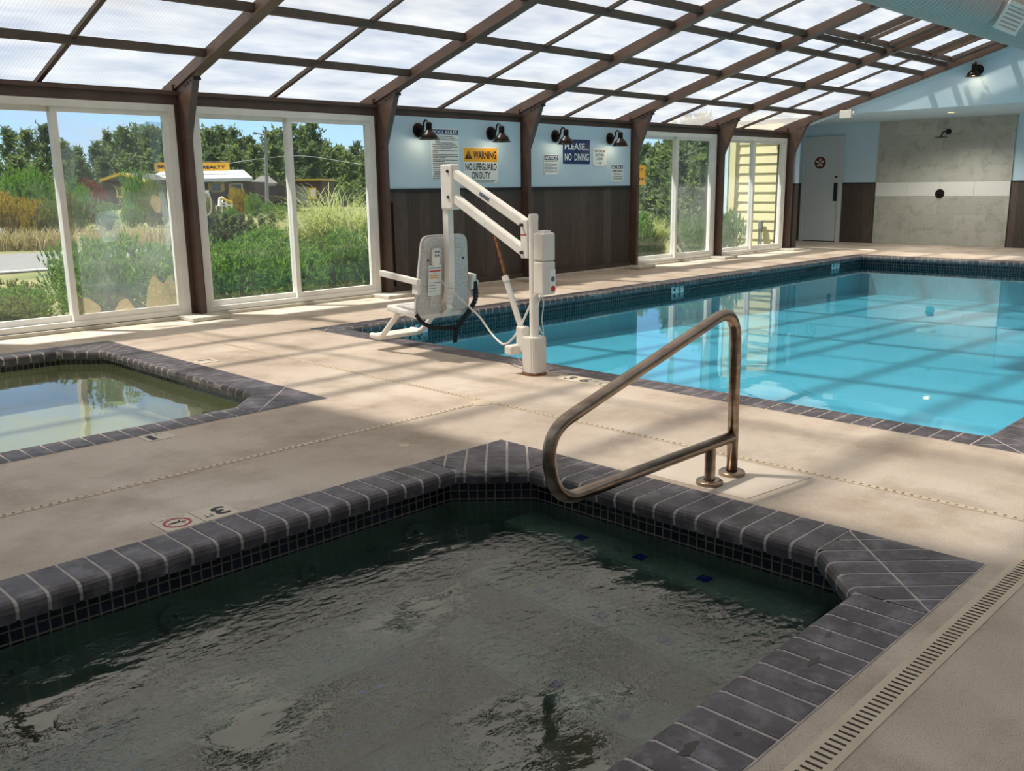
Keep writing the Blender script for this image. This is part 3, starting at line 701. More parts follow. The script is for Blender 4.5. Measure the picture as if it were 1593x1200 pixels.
# ------------------------------------------------------------------ WINDOW WALL
WY = 9.0
PX = [4.42+2.435*i for i in range(-2, 6)]        # -.45 1.985 4.42 6.855 9.29 11.725 14.16 16.595
def zr(y): return 2.445 + .3*(8.35-y)               # underside of rafters
def zp(y): return zr(y) + .125                     # underside of panels
ordn = ['first', 'second', 'third', 'fourth', 'fifth', 'sixth', 'seventh', 'eighth', 'ninth', 'tenth', 'eleventh', 'twelfth', 'thirteenth', 'fourteenth', 'fifteenth', 'sixteenth']
plab = ['brown steel post left of the wading pool windows', 'brown steel post at the left edge of the wading pool window', 'brown steel post between the wading pool window and the hedge window',
        'brown steel post between the hedge window and the pool rules board', 'brown steel post between the two blue sign boards', 'brown steel post right of the no diving board',
        'brown steel post between the two far windows', 'brown steel post at the far wall corner']
for i, x in enumerate(PX):
    t = thing('column', plab[i], 'post', (x, WY-.1, 0), kind='structure')
    bm = B(); box(bm, x-.075, x+.075, WY-.03, WY+.14, .0, 2.3); box(bm, x-.028, x+.028, WY-.16, WY-.02, .03, 2.2); obj('post', bm, 'brown', t)
    bm = B(); prism(bm, [(x-.035, WY-.16, 1.78), (x-.035, WY-.03, 1.72), (x-.035, WY-.03, 2.26), (x-.035, WY-.50, zr(WY-.50)+.01), (x-.035, WY-.40, 2.33)], (.07, 0, 0)); obj('knee_bracket', bm, 'brown', t)
    bm = B(); box(bm, x-.24, x+.17, WY-.40, WY-.02, 0, .04, bev=.008); obj('footing_pad', bm, 'concrete', t)
    bm = B()
    for k in range(4): box(bm, x-.04, x+.04, WY-.24-.06*k, WY-.215-.06*k, 2.21+.018*k+.05, 2.235+.018*k+.05)
    obj('bolt_row', bm, 'black', t)
bm = B(); box(bm, -2.5, 16.6, WY-.10, WY+.16, 0, .035, bev=.005); tag(obj('baseboard_north', bm, 'concrete'), 'low concrete curb under the window wall', 'curb', None, 'structure')

def window(idx, x0, x1, label, mats=('glass', 'glass'), back_handle=False, stains=()):
    x0 += .085; x1 -= .085; z0, z1 = .04, 2.105
    t = thing(f'window_{idx}', label, 'window', ((x0+x1)/2, WY, z0), kind='structure')
    bm = B(); fw = .065
    box(bm, x0, x1, WY-.06, WY+.06, z0, z0+.05); box(bm, x0, x1, WY-.06, WY+.06, z1-fw, z1)
    box(bm, x0, x0+fw, WY-.06, WY+.06, z0+.05, z1-fw); box(bm, x1-fw, x1, WY-.06, WY+.06, z0+.05, z1-fw)
    obj('frame', bm, 'vinyl', t)
    xm = (x0+x1)/2; sw = .055
    for k, (a, b, yy) in enumerate(((x0+fw, xm+.028, WY+.028), (xm-.028, x1-fw, WY-.022))):
        bm = B(); c, d = z0+.05, z1-fw
        box(bm, a, b, yy-.022, yy+.022, c, c+.055); box(bm, a, b, yy-.022, yy+.022, d-.045, d)
        box(bm, a, a+sw, yy-.022, yy+.022, c+.055, d-.045); box(bm, b-sw, b, yy-.022, yy+.022, c+.055, d-.045)
        s = obj('sash', bm, 'vinyl', t)
        bm = B(); box(bm, a+sw-.004, b-sw+.004, yy-.004, yy+.004, c+.05, d-.04); pn = obj('pane', bm, mats[k], s)
        if k == 1 and stains:
            for poly, mt in stains:
                bm = B(); pl = smoothpath([Vector((a+sw+px*(b-a-2*sw), yy-.006, c+.055+pz*(d-c-.1))) for px, pz in poly], .03 if mt == 'stain' else .11, 5)
                prism(bm, pl, (0, .001, 0)); obj('mineral_stain', bm, mt, s)
    return t, x0, x1
window(5, PX[0], PX[1], 'white sliding window beyond the left edge of the wading pool')
st = [([(0, 0), (.0, .09), (.1, .085), (.22, .03), (.2, 0)], 'stain'), ([(.34, 0), (.40, .05), (.48, .065), (.55, .0)], 'stain'),
      ([(.66, 0), (.69, .1), (.76, .175), (.86, .12), (.95, .17), (.99, .1), (1, 0)], 'stain'),
      ([(.0, .40), (.0, .62), (.05, .6), (.045, .50), (.07, .44), (.03, .4)], 'stain'), ([(.86, .50), (.80, .55), (.83, .6), (.92, .58), (.9, .5)], 'stain'),
      ([(.0, .62), (.0, .80), (.06, .84), (.14, .80), (.10, .70), (.09, .62)], 'film'), ([(.3, .36), (.22, .46), (.3, .52), (.5, .52), (.52, .42), (.4, .36)], 'film'),
      ([(.93, .3), (.91, .6), (.86, .75), (.90, .97), (.94, .97), (.92, .7), (.99, .5), (.97, .3)], 'film'), ([(.70, .93), (.78, .955), (.88, .97), (.84, .9), (.74, .9)], 'film')]
window(1, PX[1], PX[2], 'white sliding window behind the wading pool, right pane fogged and stained', ('glass', 'glass_dirty'), stains=st)
t, xa, xb = window(2, PX[2], PX[3], 'white sliding window looking out on the hedge and the realty office')
bm = B(); tube(bm, smoothpath([(xa+.09, WY+.0, 1.02), (xa+.16, WY-.02, 1.04), (xa+.16, WY-.02, 1.24), (xa+.09, WY, 1.26)], .07, 5), .010, 8); obj('handle', bm, 'vinyl', t, True)
window(3, PX[5], PX[6], 'white sliding window to the right of the no diving board', ('glass', 'glass_fog'))
window(4, PX[6], PX[7], 'white sliding window near the far corner facing yellow siding', ('glass_fog', 'glass'))

# wall boards between windows
wn = thing('wall_north', 'pale blue sign wall with dark plank wainscot between the windows', 'wall', (9.29, WY, 0), kind='structure')
for i in (3, 4):
    x0, x1 = PX[i]+.075, PX[i+1]-.075
    bm = B(); box(bm, x0, x1, WY-.06, WY+.05, 1.27, 2.125); obj('blue_board', bm, 'blue', wn)
    bm = B(); box(bm, x0, x1, WY-.075, WY-.0, 1.235, 1.27); obj('dado_rail', bm, 'black', wn)
    bm = B(); l = bm.loops.layers.uv.verify()
    uvquad(bm, [(x0, WY-.05, .035), (x1, WY-.05, .035), (x1, WY-.05, 1.235), (x0, WY-.05, 1.235)], [(x0, 0), (x1, 0), (x1, 1.2), (x0, 1.2)])
    uvquad(bm, [(x0, WY+.05, .035), (x0, WY+.05, 1.3), (x1, WY+.05, 1.3), (x1, WY+.05, .035)], [(0, 0), (0, 1), (1, 1), (1, 0)])
    obj('wainscot', bm, 'wood', wn)
    bm = B(); box(bm, x0, x1, WY-.09, WY-.05, .035, .10); obj('base_strip', bm, 'brown2', wn)
# pipe stub at the left edge of the wainscot
bm = B(); prism(bm, [(6.98, WY-.10, .1), (7.06, WY-.10, .1), (7.06, WY-.10, 1.02), (7.0, WY-.10, 1.12), (6.97, WY-.10, 1.12)], (0, .035, 0)); tag(obj('trim_1', bm, 'brown2'), 'grey brown trim board at the left end of the plank wainscot', 'trim', None, 'structure')

# ------------------------------------------------------------------ ROOF
YR_TOP = 1.8
ceil = thing('ceiling', 'translucent panel roof on brown steel rafters and purlins', 'ceiling', (8, 6, zr(6)), kind='structure')
def slope_bar(bm, x0, x1, ya, yb, za, zb):   # bar along the slope: underside zr+za, top zr+zb
    prism(bm, [(x0, ya, zr(ya)+za), (x0, yb, zr(yb)+za), (x0, yb, zr(yb)+zb), (x0, ya, zr(ya)+zb)], (x1-x0, 0, 0))
for i, x in enumerate(PX):
    hw = .058
    if i == 7: x, hw = 16.628, .038
    bm = B(); slope_bar(bm, x-hw, x+hw, WY+.02, YR_TOP, -.005, .02); slope_bar(bm, x-.03, x+.03, WY+.28, YR_TOP, .02, .122); obj('rafter', bm, 'brown', ceil)
PUR = [8.35, 7.44, 6.54, 6.17, 5.27, 4.36, 3.45, 2.62, 1.84]
for k, y in enumerate(PUR):
    bm = B(); xs = PX if y > 6.1 else PX[1:]
    for a, b in zip(xs, xs[1:]):
        z = zr(y)+.062; box(bm, a+.03, b-.03, y-.042, y+.042, z-.008, z+.06)
    obj('purlin', bm, 'brown2', ceil)
for a, b in zip(PX[1:], PX[2:]):
    xm = (a+b)/2
    bm = B(); slope_bar(bm, xm-.021, xm+.021, WY+.32, YR_TOP, .085, .124); obj('glazing_bar', bm, 'brown2', ceil)
for a, b in zip(PX[5:], PX[6:]):       # sliding vents in the two last bays
    bm = B()
    for off in (.14, .36): slope_bar(bm, (a+b)/2+off-.05-.016, (a+b)/2+off-.05+.016, 6.05, YR_TOP, .05, .10)
    slope_bar(bm, b-.30, b-.13, 6.05, YR_TOP, .055, .11)
    box(bm, a+.06, b-.06, 5.98, 6.05, zr(6.0)+.05, zr(6.0)+.12)
    obj('vent_sash', bm, 'brown', ceil)
bm = B()
box(bm, -2.5, 16.66, WY-.04, WY+.14, 2.105, 2.20); box(bm, -2.5, 16.66, WY-.075, WY+.14, 2.20, 2.235); box(bm, -2.5, 16.66, WY+.29, WY+.34, 2.12, zp(WY+.32)+.0); box(bm, -2.5, 16.66, WY+.13, WY+.30, 2.12, 2.15)
obj('eave_beam', bm, 'brown', ceil)
edges = [WY+.33] + PUR + [YR_TOP]
edges = [e for e in edges if e != 6.17 or True]
for i, (a, b) in enumerate(zip(PX, PX[1:])):
    for x0, x1 in ((a+.0, (a+b)/2), ((a+b)/2, b)):
        for ya, yb in zip(edges, edges[1:]):
            if x1 < 2 and yb < 6.1: continue
            bm = B(); prism(bm, [(x0, ya, zp(ya)), (x1, ya, zp(ya)), (x1, yb, zp(yb)), (x0, yb, zp(yb))], (0, 0, .004))
            obj('roof_panel', bm, 'roof_dimmer' if (x1 < 3.3 and yb < 5.2) else 'roof', ceil)
# unseen near roof, added as diffusing sheet to keep direct sun off the spa
M['soffit'] = pm('grey_board', rgb(178, 186, 190), rough=.7)
bm = B()
def sheet(x0, x1, ya, yb): prism(bm, [(x0, ya, zp(max(ya, YR_TOP))), (x1, ya, zp(max(ya, YR_TOP))), (x1, yb, zp(max(yb, YR_TOP))), (x0, yb, zp(max(yb, YR_TOP)))], (0, 0, .006))
sheet(-2.5, -.45, WY+.33, YR_TOP); sheet(-.45, 1.985, 6.17, YR_TOP); sheet(-2.5, 16.8, YR_TOP, -3)
obj('added_diffuser_roof', bm, 'diffuser', ceil)

# ------------------------------------------------------------------ FAR END
XG, XB, ZS = 16.67, 19.5, 2.50
def uvwall(bm, x, y0, y1, z0, z1):
    uvquad(bm, [(x, y1, z0), (x, y0, z0), (x, y0, z1), (x, y1, z1)], [(-y1, z0), (-y0, z0), (-y0, z1), (-y1, z1)])
g = thing('wall_east', 'pale blue gable wall over the shower alcove', 'wall', (XG, 4, 0), kind='structure')
bm = B(); prism(bm, [(XG, 8.56, ZS), (XG, YR_TOP, zp(YR_TOP)), (XG, -3, zp(YR_TOP)), (XG, -3, ZS)], (.14, 0, 0)); obj('gable', bm, 'blue', g)
bm = B(); prism(bm, [(XG-.025, 9.0, zr(9.0)-.05), (XG-.025, 9.0, zr(9)+.0), (XG-.025, YR_TOP, zr(YR_TOP)+.0), (XG-.025, YR_TOP, zr(YR_TOP)-.05)], (.03, 0, 0)); obj('rake_trim', bm, 'bluetrim', g)
bm = B(); prism(bm, [(XG-.004, 8.82, 1.27), (XG-.004, 9.12, 1.27), (XG-.004, 9.12, zp(9.12)), (XG-.004, 8.82, zp(8.82))], (.144, 0, 0)); obj('stub', bm, 'blue', g)
bm = B(); box(bm, XG-.02, XG+.15, 8.815, 9.12, 1.24, 1.27); obj('dado_rail', bm, 'black', g)
bm = B(); l = bm.loops.layers.uv.verify(); uvwall(bm, XG-.004, 8.82, 9.12, 0, 1.24)
uvquad(bm, [(XG-.004, 8.82, 0), (XG+.15, 8.82, 0), (XG+.15, 8.82, 1.24), (XG-.004, 8.82, 1.24)], [(.3, 0), (.46, 0), (.46, 1.2), (.3, 1.2)]); obj('wainscot', bm, 'wood', g)
bm = B(); box(bm, XG+.14, XB+.1, -3, 10.4, ZS, ZS+.1); obj('soffit', bm, 'blue', g)
w = thing('wall_back', 'dim blue back wall of the shower alcove with plank wainscot', 'wall', (XB, 6, 0), kind='structure')
bm = B(); box(bm, XB, XB+.1, -3, 10.4, 1.27, ZS+.02); obj('blue_wall', bm, 'blue', w)
bm = B(); l = bm.loops.layers.uv.verify(); uvwall(bm, XB, -3, 10.4, 0, 1.27); obj('wainscot', bm, 'wood', w)
for y0, y1 in ((-3, 5.84), (8.44, 9.2), (10.18, 10.4)):
    bm = B(); box(bm, XB-.015, XB+.02, y0, y1, 1.245, 1.27); obj('dado_rail', bm, 'black', w)
bm = B(); box(bm, XG+.14, XB+.1, 10.4, 10.5, 0, ZS+.1); tag(obj('wall_alcove', bm, 'blue'), 'blue end wall of the alcove beyond the door', 'wall', None, 'structure')
# shower
sh = thing('shower_wall', 'grey cement tile shower panel with white accent band', 'tile wall', (XB, 7.1, 0))
for z0, z1 in ((0, .98), (1.27, ZS+.015)):
    bm = B(); box(bm, XB-.035, XB-.002, 5.83, 8.45, z0, z1); l = bm.loops.layers.uv.verify()
    for f in bm.faces:
        for lp in f.loops: lp[l].uv = (-lp.vert.co.y+.02, lp.vert.co.z-z0)
    obj('tile_field', bm, 'stone', sh)
for k in range(4):
    bm = B(); a = 8.45-.655*k; box(bm, XB-.038, XB-.002, a-.651, a, .984, 1.266)
    for q in range(7): box(bm, XB-.0395, XB-.037, a-.651, a, .99+.04*q, 1.012+.04*q)
    obj('accent_tile', bm, 'band', sh)
s2 = thing('rain_shower', 'black rain shower head on a bent arm high on the tile', 'shower', (XB-.04, 7.11, 2.22))
bm = B(); lathe(bm, [(.001, XB-.06), (.05, XB-.06), (.055, XB-.036)], 20, (0, 7.06, 2.235), 'x'); obj('flange', bm, 'ink', s2, True)
bm = B(); tube(bm, smoothpath([(XB-.05, 7.06, 2.235), (XB-.28, 7.08, 2.235), (XB-.33, 7.09, 2.14)], .08, 6), .013, 10); obj('arm', bm, 'ink', s2, True)
bm = B(); lathe(bm, [(.001, .012), (.03, .01), (.115, 0), (.118, -.01), (.001, -.012)], 28, (XB-.33, 7.09, 2.125)); obj('head', bm, 'ink', s2, True)
s3 = thing('shower_valve', 'round dark bronze shower valve on the white tile band', 'valve', (XB-.04, 7.11, 1.0))
bm = B(); lathe(bm, [(.001, XB-.055), (.085, XB-.055), (.092, XB-.0405)], 28, (0, 7.13, 1.03), 'x'); obj('escutcheon', bm, 'bronze', s3, True)
bm = B(); tube(bm, [(XB-.055, 7.13, 1.03), (XB-.10, 7.13, 1.03)], .025, 14); obox(bm, (XB-.095, 7.13, 1.03), (XB-.095, 7.05, 1.03), .015, .02); obj('handle', bm, 'bronze', s3, True)
# door
d = thing('door_1', 'grey white door with sand dollar decal in the corner alcove', 'door', (XB, 9.67, 0), kind='structure')
bm = B()
for a, b, z0, z1 in ((9.20, 9.28, 0, 2.26), (10.06, 10.14, 0, 2.26), (9.28, 10.06, 2.18, 2.26)): box(bm, XB-.05, XB+.02, a, b, z0, z1)
obj('frame', bm, 'door', d)
bm = B(); box(bm, XB-.03, XB-.005, 9.28, 10.06, .02, 2.18); obj('leaf', bm, 'door', d)
bm = B(); box(bm, XB-.036, XB-.03, 9.30, 9.385, .88, 1.27); obj('pull_plate', bm, 'ink', d)
bm = B(); lathe(bm, [(.001, XB-.055), (.02, XB-.055), (.022, XB-.03)], 12, (0, 9.34, 1.40), 'x'); obj('lock', bm, 'ink', d)
dc = obj('sand_dollar_decal', lathe(B(), [(.001, XB-.034), (.125, XB-.034), (.13, XB-.030)], 26, (0, 9.73, 1.705), 'x'), 'maroon', d)
bm = B()
for k in range(5):
    a = PI/2 + k*2*PI/5; ca, sa = math.cos(a), math.sin(a)
    pl = [Vector((XB-.0345, 9.73+ca*r_ - sa*w_, 1.705+sa*r_ + ca*w_)) for r_, w_ in ((.015, 0), (.05, .02), (.08, .024), (.10, 0), (.08, -.024), (.05, -.02))]
    prism(bm, pl, (-.002, 0, 0))
obj('petals', bm, 'sand', dc)
# box on gable edge, recessed light
b_ = thing('alarm_speaker', 'small white speaker box under the roof edge at gable corner', 'speaker', (XG, 7.84, 2.44))
bm = B(); box(bm, XG-.10, XG-.002, 7.74, 7.96, 2.42, 2.56, bev=.008); obj('housing', bm, 'white', b_)
bm = B(); lathe(bm, [(.001, -.03), (.035, -.02), (.04, 0)], 16, (XG-.05, 7.72, 2.50), 'y'); obj('lens', bm, 'white', b_, True)
r_ = thing('recessed_light', 'round recessed light glowing in the alcove soffit', 'light', (17.6, 6.38, ZS))
bm = B(); lathe(bm, [(.06, -.012), (.085, -.008), (.09, .02), (.06, .02)], 24, (17.9, 6.48, ZS), ring=True); obj('trim_ring', bm, 'white', r_, True)
bm = B(); lathe(bm, [(.001, -.004), (.06, -.004), (.06, .006)], 20, (17.9, 6.48, ZS)); obj('lamp', bm, 'bulb', r_)

for (x, y) in ((17.9, 6.48),):
    l = bpy.data.lights.new('recessed_glow', 'SPOT'); l.energy = 120; l.spot_size = 2.6; l.spot_blend = .6; l.color = (1, .93, .82); l.shadow_soft_size = .06
    o = bpy.data.objects.new('recessed_glow', l); C.objects.link(o); o.location = (x, y, ZS-.02)
# other walls of the hall
bm = B(); box(bm, -2.62, -2.5, -3, 9.2, 0, 4.4); tag(obj('wall_west', bm, 'soffit'), 'plain near end wall of the pool hall', 'wall', None, 'structure')
bm = B(); box(bm, -2.6, 19.6, -3.12, -3, 0, 4.4); tag(obj('wall_south', bm, 'soffit'), 'plain long wall of the pool hall behind the camera', 'wall', None, 'structure')

# ------------------------------------------------------------------ SCONCES (local: wall plane y=0, lamp hangs toward -y)
sc0 = thing('barn_sconce', '', 'wall lamp', (0, 0, 0), world=False, group='barn sconces on the blue walls')
bm = B(); lathe(bm, [(.001, -.028), (.05, -.028), (.078, -.018), (.088, -.0), ], 24, (0, 0, 0), 'y'); obj('backplate', bm, 'bronze', sc0, True)
bm = B(); tube(bm, smoothpath([(0, -.02, .0), (0, -.10, .0), (0, -.10, .10), (0, -.17, .115), (0, -.20, .05)], .05, 6), .011, 10); obj('arm', bm, 'bronze', sc0, True)
bm = B(); tube(bm, [(0, -.20, -.015), (0, -.20, .075)], .036, 16); lathe(bm, [(.001, .09), (.02, .088), (.038, .075)], 16, (0, -.20, 0)); obj('socket_cup', bm, 'bronze', sc0, True)
bm = B(); lathe(bm, [(.04, -.01), (.055, -.03), (.085, -.055), (.10, -.085), (.104, -.105), (.13, -.115), (.128, -.119), (.098, -.108), (.08, -.06), (.036, -.015)], 28, (0, -.20, 0)); obj('shade', bm, 'bronze', sc0, True)
bm = B(); lathe(bm, [(.001, -.112), (.03, -.105), (.042, -.085), (.03, -.06), (.02, -.03)], 16, (0, -.20, 0)); obj('bulb', bm, 'bulb', sc0, True)
ly = ['black barn sconce above the left edge of the pool rules sign', 'black barn sconce above the yellow warning sign', 'black barn sconce overlapping the navy no diving sign', 'black barn sconce above the maximum bather load sign']
for k, (x, l_) in enumerate(zip((7.43, 8.66, 9.92, 11.14), ly)):
    o = sc0 if k == 0 else dup(sc0, (0, 0, 0))
    o.location = (x, WY-.062, 1.965); o['label'] = l_
o = dup(sc0, (XG-.002, 5.66, 3.06), -PI/2, label='black barn sconce alone on the sunlit gable wall')
def spot(loc):
    l = bpy.data.lights.new('sconce_glow', 'POINT'); l.energy = .8; l.color = (1, .8, .55); l.shadow_soft_size = .03
    o = bpy.data.objects.new('sconce_glow', l); C.objects.link(o); o.location = loc
for x in (7.43, 8.66, 9.92, 11.14): spot((x, WY-.262, 1.82))
spot((XG-.2, 5.66, 2.915))

# ------------------------------------------------------------------ SIGNS (on plane y = YS)
YS = WY-.062
def sign(x0, x1, z0, z1, mat, label, bolts=True):
    t = thing('wall_sign', label, 'sign', ((x0+x1)/2, YS, z0), group='safety signs on the blue boards')
    bm = B(); box(bm, x0, x1, YS-.004, YS-.0, z0, z1); obj('panel', bm, mat, t)
    if bolts:
        for x in (x0+.015, x1-.015):
            for z in (z0+.015, z1-.015):
                bm = B(); lathe(bm, [(.001, YS-.007), (.006, YS-.006), (.007, YS-.003)], 8, (x, 0, z), 'y'); obj('screw', bm, 'ink', t)
    return t
def block(t, x0, x1, z0, z1, mat, name='color_block', y=YS-.0048):
    bm = B(); box(bm, x0, x1, y, YS-.003, z0, z1); return obj(name, bm, mat, t)
def tx(t, s, x0, x1, z0, z1, mat, bold=.012, shear=0, y=YS-.0056): return text('lettering', s, (x0, y, z0), (1, 0, 0), (0, 0, 1), x1-x0, z1-z0, mat, t, bold, shear)
def fine(t, x0, x1, z, h, seed, mat='ink', frac=1):
    """a line of print too small to read in the photograph"""
    rnd = random.Random(seed); bm = B(); x = x0; e = x0+(x1-x0)*frac
    while x < e:
        w_ = min(e-x, rnd.uniform(.008, .03)); box(bm, x, x+w_, YS-.005, YS-.0035, z, z+h); x += w_+.006
    obj('fine_print', bm, mat, t)
t = sign(7.62, 8.085, 1.385, 2.0, 'paper', 'tall white pool rules sign with navy heading and fine print')
block(t, 7.64, 8.075, 1.925, 1.985, 'navy', 'heading'); tx(t, 'POOL RULES', 7.655, 8.055, 1.933, 1.975, 'paper', .02)
zz = 1.90
for k, (ind, fr_) in enumerate(((.04, .8), (.05, .9), (.05, 1), (.05, .2), (.05, .8), (0, .95), (0, 1), (.02, .7), (0, 1), (0, .2), (0, 1), (0, 1), (0, .5), (0, 1), (0, .45), (0, 1), (0, .9), (0, .8), (0, 1), (0, .3), (.02, .9), (0, 1), (0, .3), (0, .95))):
    fine(t, 7.645+ind, 8.065, zz, .009, k, 'ink', fr_); zz -= .0205 if k not in (5, 7, 9, 12, 14, 15, 17) else .026
t = sign(8.155, 8.775, 1.325, 1.785, 'paper', 'white sign with amber warning heading, no lifeguard on duty')
block(t, 8.165, 8.765, 1.60, 1.775, 'amber', 'heading'); tx(t, 'WARNING', 8.33, 8.745, 1.635, 1.735, 'ink', .035)
bm = B(); prism(bm, [(8.18, YS-.0052, 1.635), (8.31, YS-.0052, 1.635), (8.245, YS-.0052, 1.74)], (0, .001, 0)); wt = obj('warning_triangle', bm, 'ink', t)
tx(t, '!', 8.239, 8.251, 1.648, 1.71, 'amber', .03, 0, YS-.0064)
tx(t, 'NO LIFEGUARD', 8.185, 8.75, 1.49, 1.582, 'ink', .02); tx(t, 'ON DUTY', 8.30, 8.63, 1.385, 1.475, 'ink', .02)
fine(t, 8.20, 8.74, 1.357, .011, 91, 'greyink'); fine(t, 8.25, 8.70, 1.338, .011, 92, 'greyink')
t = sign(9.68, 9.98, 1.435, 1.715, 'paper', 'small white notice sign left of the no diving sign')
block(t, 9.69, 9.97, 1.635, 1.70, 'navy', 'heading'); tx(t, 'NOTICE', 9.705, 9.955, 1.642, 1.692, 'paper', .03, .25)
fine(t, 9.70, 9.96, 1.612, .008, 1, 'greyink')
for k in range(7): fine(t, 9.70, 9.955, 1.58-.0165*k, .008, 20+k, 'greyink', 1 if k % 3 != 2 else .6)
t = sign(10.08, 10.67, 1.59, 1.93, 'navy', 'large navy sign reading please no diving in white letters', False)
tx(t, 'PLEASE...', 10.115, 10.645, 1.785, 1.88, 'paper', .022); tx(t, 'NO  DIVING', 10.115, 10.645, 1.635, 1.735, 'paper', .022)
t = sign(10.74, 11.06, 1.555, 1.815, 'paper', 'white maximum bather load sign right of the no diving sign')
tx(t, 'MAXIMUM', 10.785, 11.02, 1.76, 1.795, 'navy', .015); tx(t, 'BATHER', 10.805, 11.0, 1.705, 1.74, 'navy', .015); tx(t, 'LOAD', 10.835, 10.97, 1.65, 1.685, 'navy', .015); tx(t, '15', 10.88, 10.93, 1.59, 1.62, 'greyink')
t = sign(11.17, 11.47, 1.33, 1.595, 'paper', 'small white swim diapers notice sign low beside the post')
block(t, 11.18, 11.46, 1.525, 1.585, 'navy', 'heading'); tx(t, 'NOTICE', 11.19, 11.45, 1.53, 1.575, 'paper', .03)
tx(t, 'SWIM DIAPERS', 11.19, 11.45, 1.475, 1.51, 'ink', .01); tx(t, 'ARE REQUIRED FOR', 11.22, 11.42, 1.435, 1.457, 'ink'); tx(t, 'ALL CHILDREN WHO ARE', 11.195, 11.445, 1.40, 1.42, 'ink'); tx(t, 'NOT TOILET TRAINED', 11.21, 11.43, 1.365, 1.385, 'ink')

# ------------------------------------------------------------------ DUCT
DY, DZ, DR = 4.15, 3.33, .33
du = thing('air_duct', 'round grey spiral duct hanging under the upper roof', 'duct', (13, DY, DZ))
def ductaxis(x): return (x, DY, DZ)
prof = []
x = 8.6
bm = B(); rings = []; n = 36
while x < 16.55:
    for dx, rr in ((0, DR), (.075, DR), (.080, DR+.018), (.094, DR+.018)): prof.append((rr, x+dx))
    x += .10
for r_, x in prof:
    c = ductaxis(x); rings.append([bm.verts.new((x, c[1]+r_*math.cos(2*PI*k/n), c[2]+r_*math.sin(2*PI*k/n))) for k in range(n)])
for a, b in zip(rings, rings[1:]):
    for k in range(n): bm.faces.new((a[k], b[k], b[(k+1) % n], a[(k+1) % n]))
bm.faces.new(rings[0]); bm.faces.new(rings[-1][::-1])
obj('spiral_pipe', bm, 'duct', du)
rg = thing('duct_register', 'white framed air register box on the side of the duct', 'vent', (12.2, DY-.3, DZ-.1))
# register: a box leaving the duct, down and toward -y
c = Vector((12.15, DY, DZ)); dn = Vector((-.25, -.72, -.42)).normalized(); sx_ = Vector((1, 0, 0)); sx_ = (sx_-dn*sx_.dot(dn)).normalized(); sz_ = dn.cross(sx_).normalized()
def rbox(a0, a1, b0, b1, d0, d1, mat, name, parent):
    bm = B(); pts = [c+sx_*a+sz_*b_+dn*d0 for a, b_ in ((a0, b0), (a1, b0), (a1, b1), (a0, b1))]; prism(bm, pts, dn*(d1-d0)); return obj(name, bm, mat, parent)
rbox(-.20, .20, -.12, .12, .25, .47, 'duct', 'boot', rg)
fr_ = rbox(-.22, .22, -.16, -.115, .47, .485, 'vinyl', 'grille_frame', rg)
for a0, a1, b0, b1 in ((-.22, .22, .115, .16), (-.22, -.18, -.115, .115), (.18, .22, -.115, .115)): rbox(a0, a1, b0, b1, .47, .485, 'vinyl', 'grille_frame', rg)
rbox(-.18, .18, -.115, .115, .46, .467, 'greyink', 'grille_back', rg)
for k in range(5): rbox(-.18, .18, -.10+.045*k, -.075+.045*k, .467, .478, 'vinyl', 'grille_blade', rg)

# ------------------------------------------------------------------ OUTDOORS
bm = B(); box(bm, -150, 150, 9.3, 220, -.5, -.08); tag(obj('ground', bm, 'ground'), 'rough grassy ground outside the windows', 'ground', None, 'structure')
bm = B(); prism(bm, [(-60, 16.2, -.085), (7.5, 17.3, -.085), (30, 17.7, -.085), (30, 23.6, -.085), (8, 22.6, -.085), (-60, 21.2, -.085)][::1], (0, 0, .03)); 
rd = thing('road', 'grey asphalt road crossing behind the low bushes', 'road', (0, 19.5, -.07), kind='structure'); obj('asphalt', bm, 'asphalt', rd)
bm = B(); obox(bm, (-60, 16.5, -.055), (7.5, 17.6, -.055), .10, .006); obox(bm, (7.5, 17.6, -.055), (30, 18.0, -.055), .10, .006); obj('edge_line', bm, 'roadline', rd)

def blades(bmv, faces, p, d, L, w, rnd):
    s = d.cross(Vector((rnd.uniform(-1, 1), rnd.uniform(-1, 1), rnd.uniform(-1, 1)))).normalized()*w
    k = len(bmv); bmv.extend([p-s, p+s, p+d*L]); faces.append((k, k+1, k+2))
def mesh_of(name, v, f):
    me = bpy.data.meshes.new(name); me.from_pydata([tuple(x) for x in v], [], f); me.update(); return me
def pine_mesh(seed, n_lv=15, fat=.33):
    rnd = random.Random(seed); v, f = [], []
    for lv in range(n_lv):
        z = .06 + .9*lv/n_lv; R = fat*(1-(lv/n_lv)**1.3)*rnd.uniform(.6, 1.15)+.03
        for b in range(rnd.randint(5, 8)):
            a = rnd.uniform(0, 2*PI); L = R*rnd.uniform(.6, 1.1); rise = rnd.uniform(.02, .12)
            tip = Vector((math.cos(a)*L, math.sin(a)*L, z+rise))
            for q in range(14):
                t_ = rnd.uniform(.25, 1); p = Vector((0, 0, z)).lerp(tip, t_) + Vector([rnd.gauss(0, .022) for _ in range(3)])
                d_ = Vector((math.cos(a)*.5+rnd.gauss(0, .6), math.sin(a)*.5+rnd.gauss(0, .6), .55+rnd.gauss(0, .4))).normalized()
                blades(v, f, p, d_, rnd.uniform(.04, .08), rnd.uniform(.012, .024), rnd)
    for q in range(30): blades(v, f, Vector((rnd.gauss(0, .012), rnd.gauss(0, .012), rnd.uniform(.82, .97))), Vector((rnd.gauss(0, .5), rnd.gauss(0, .5), 1)).normalized(), .06, .010, rnd)
    return mesh_of('crown', v, f)
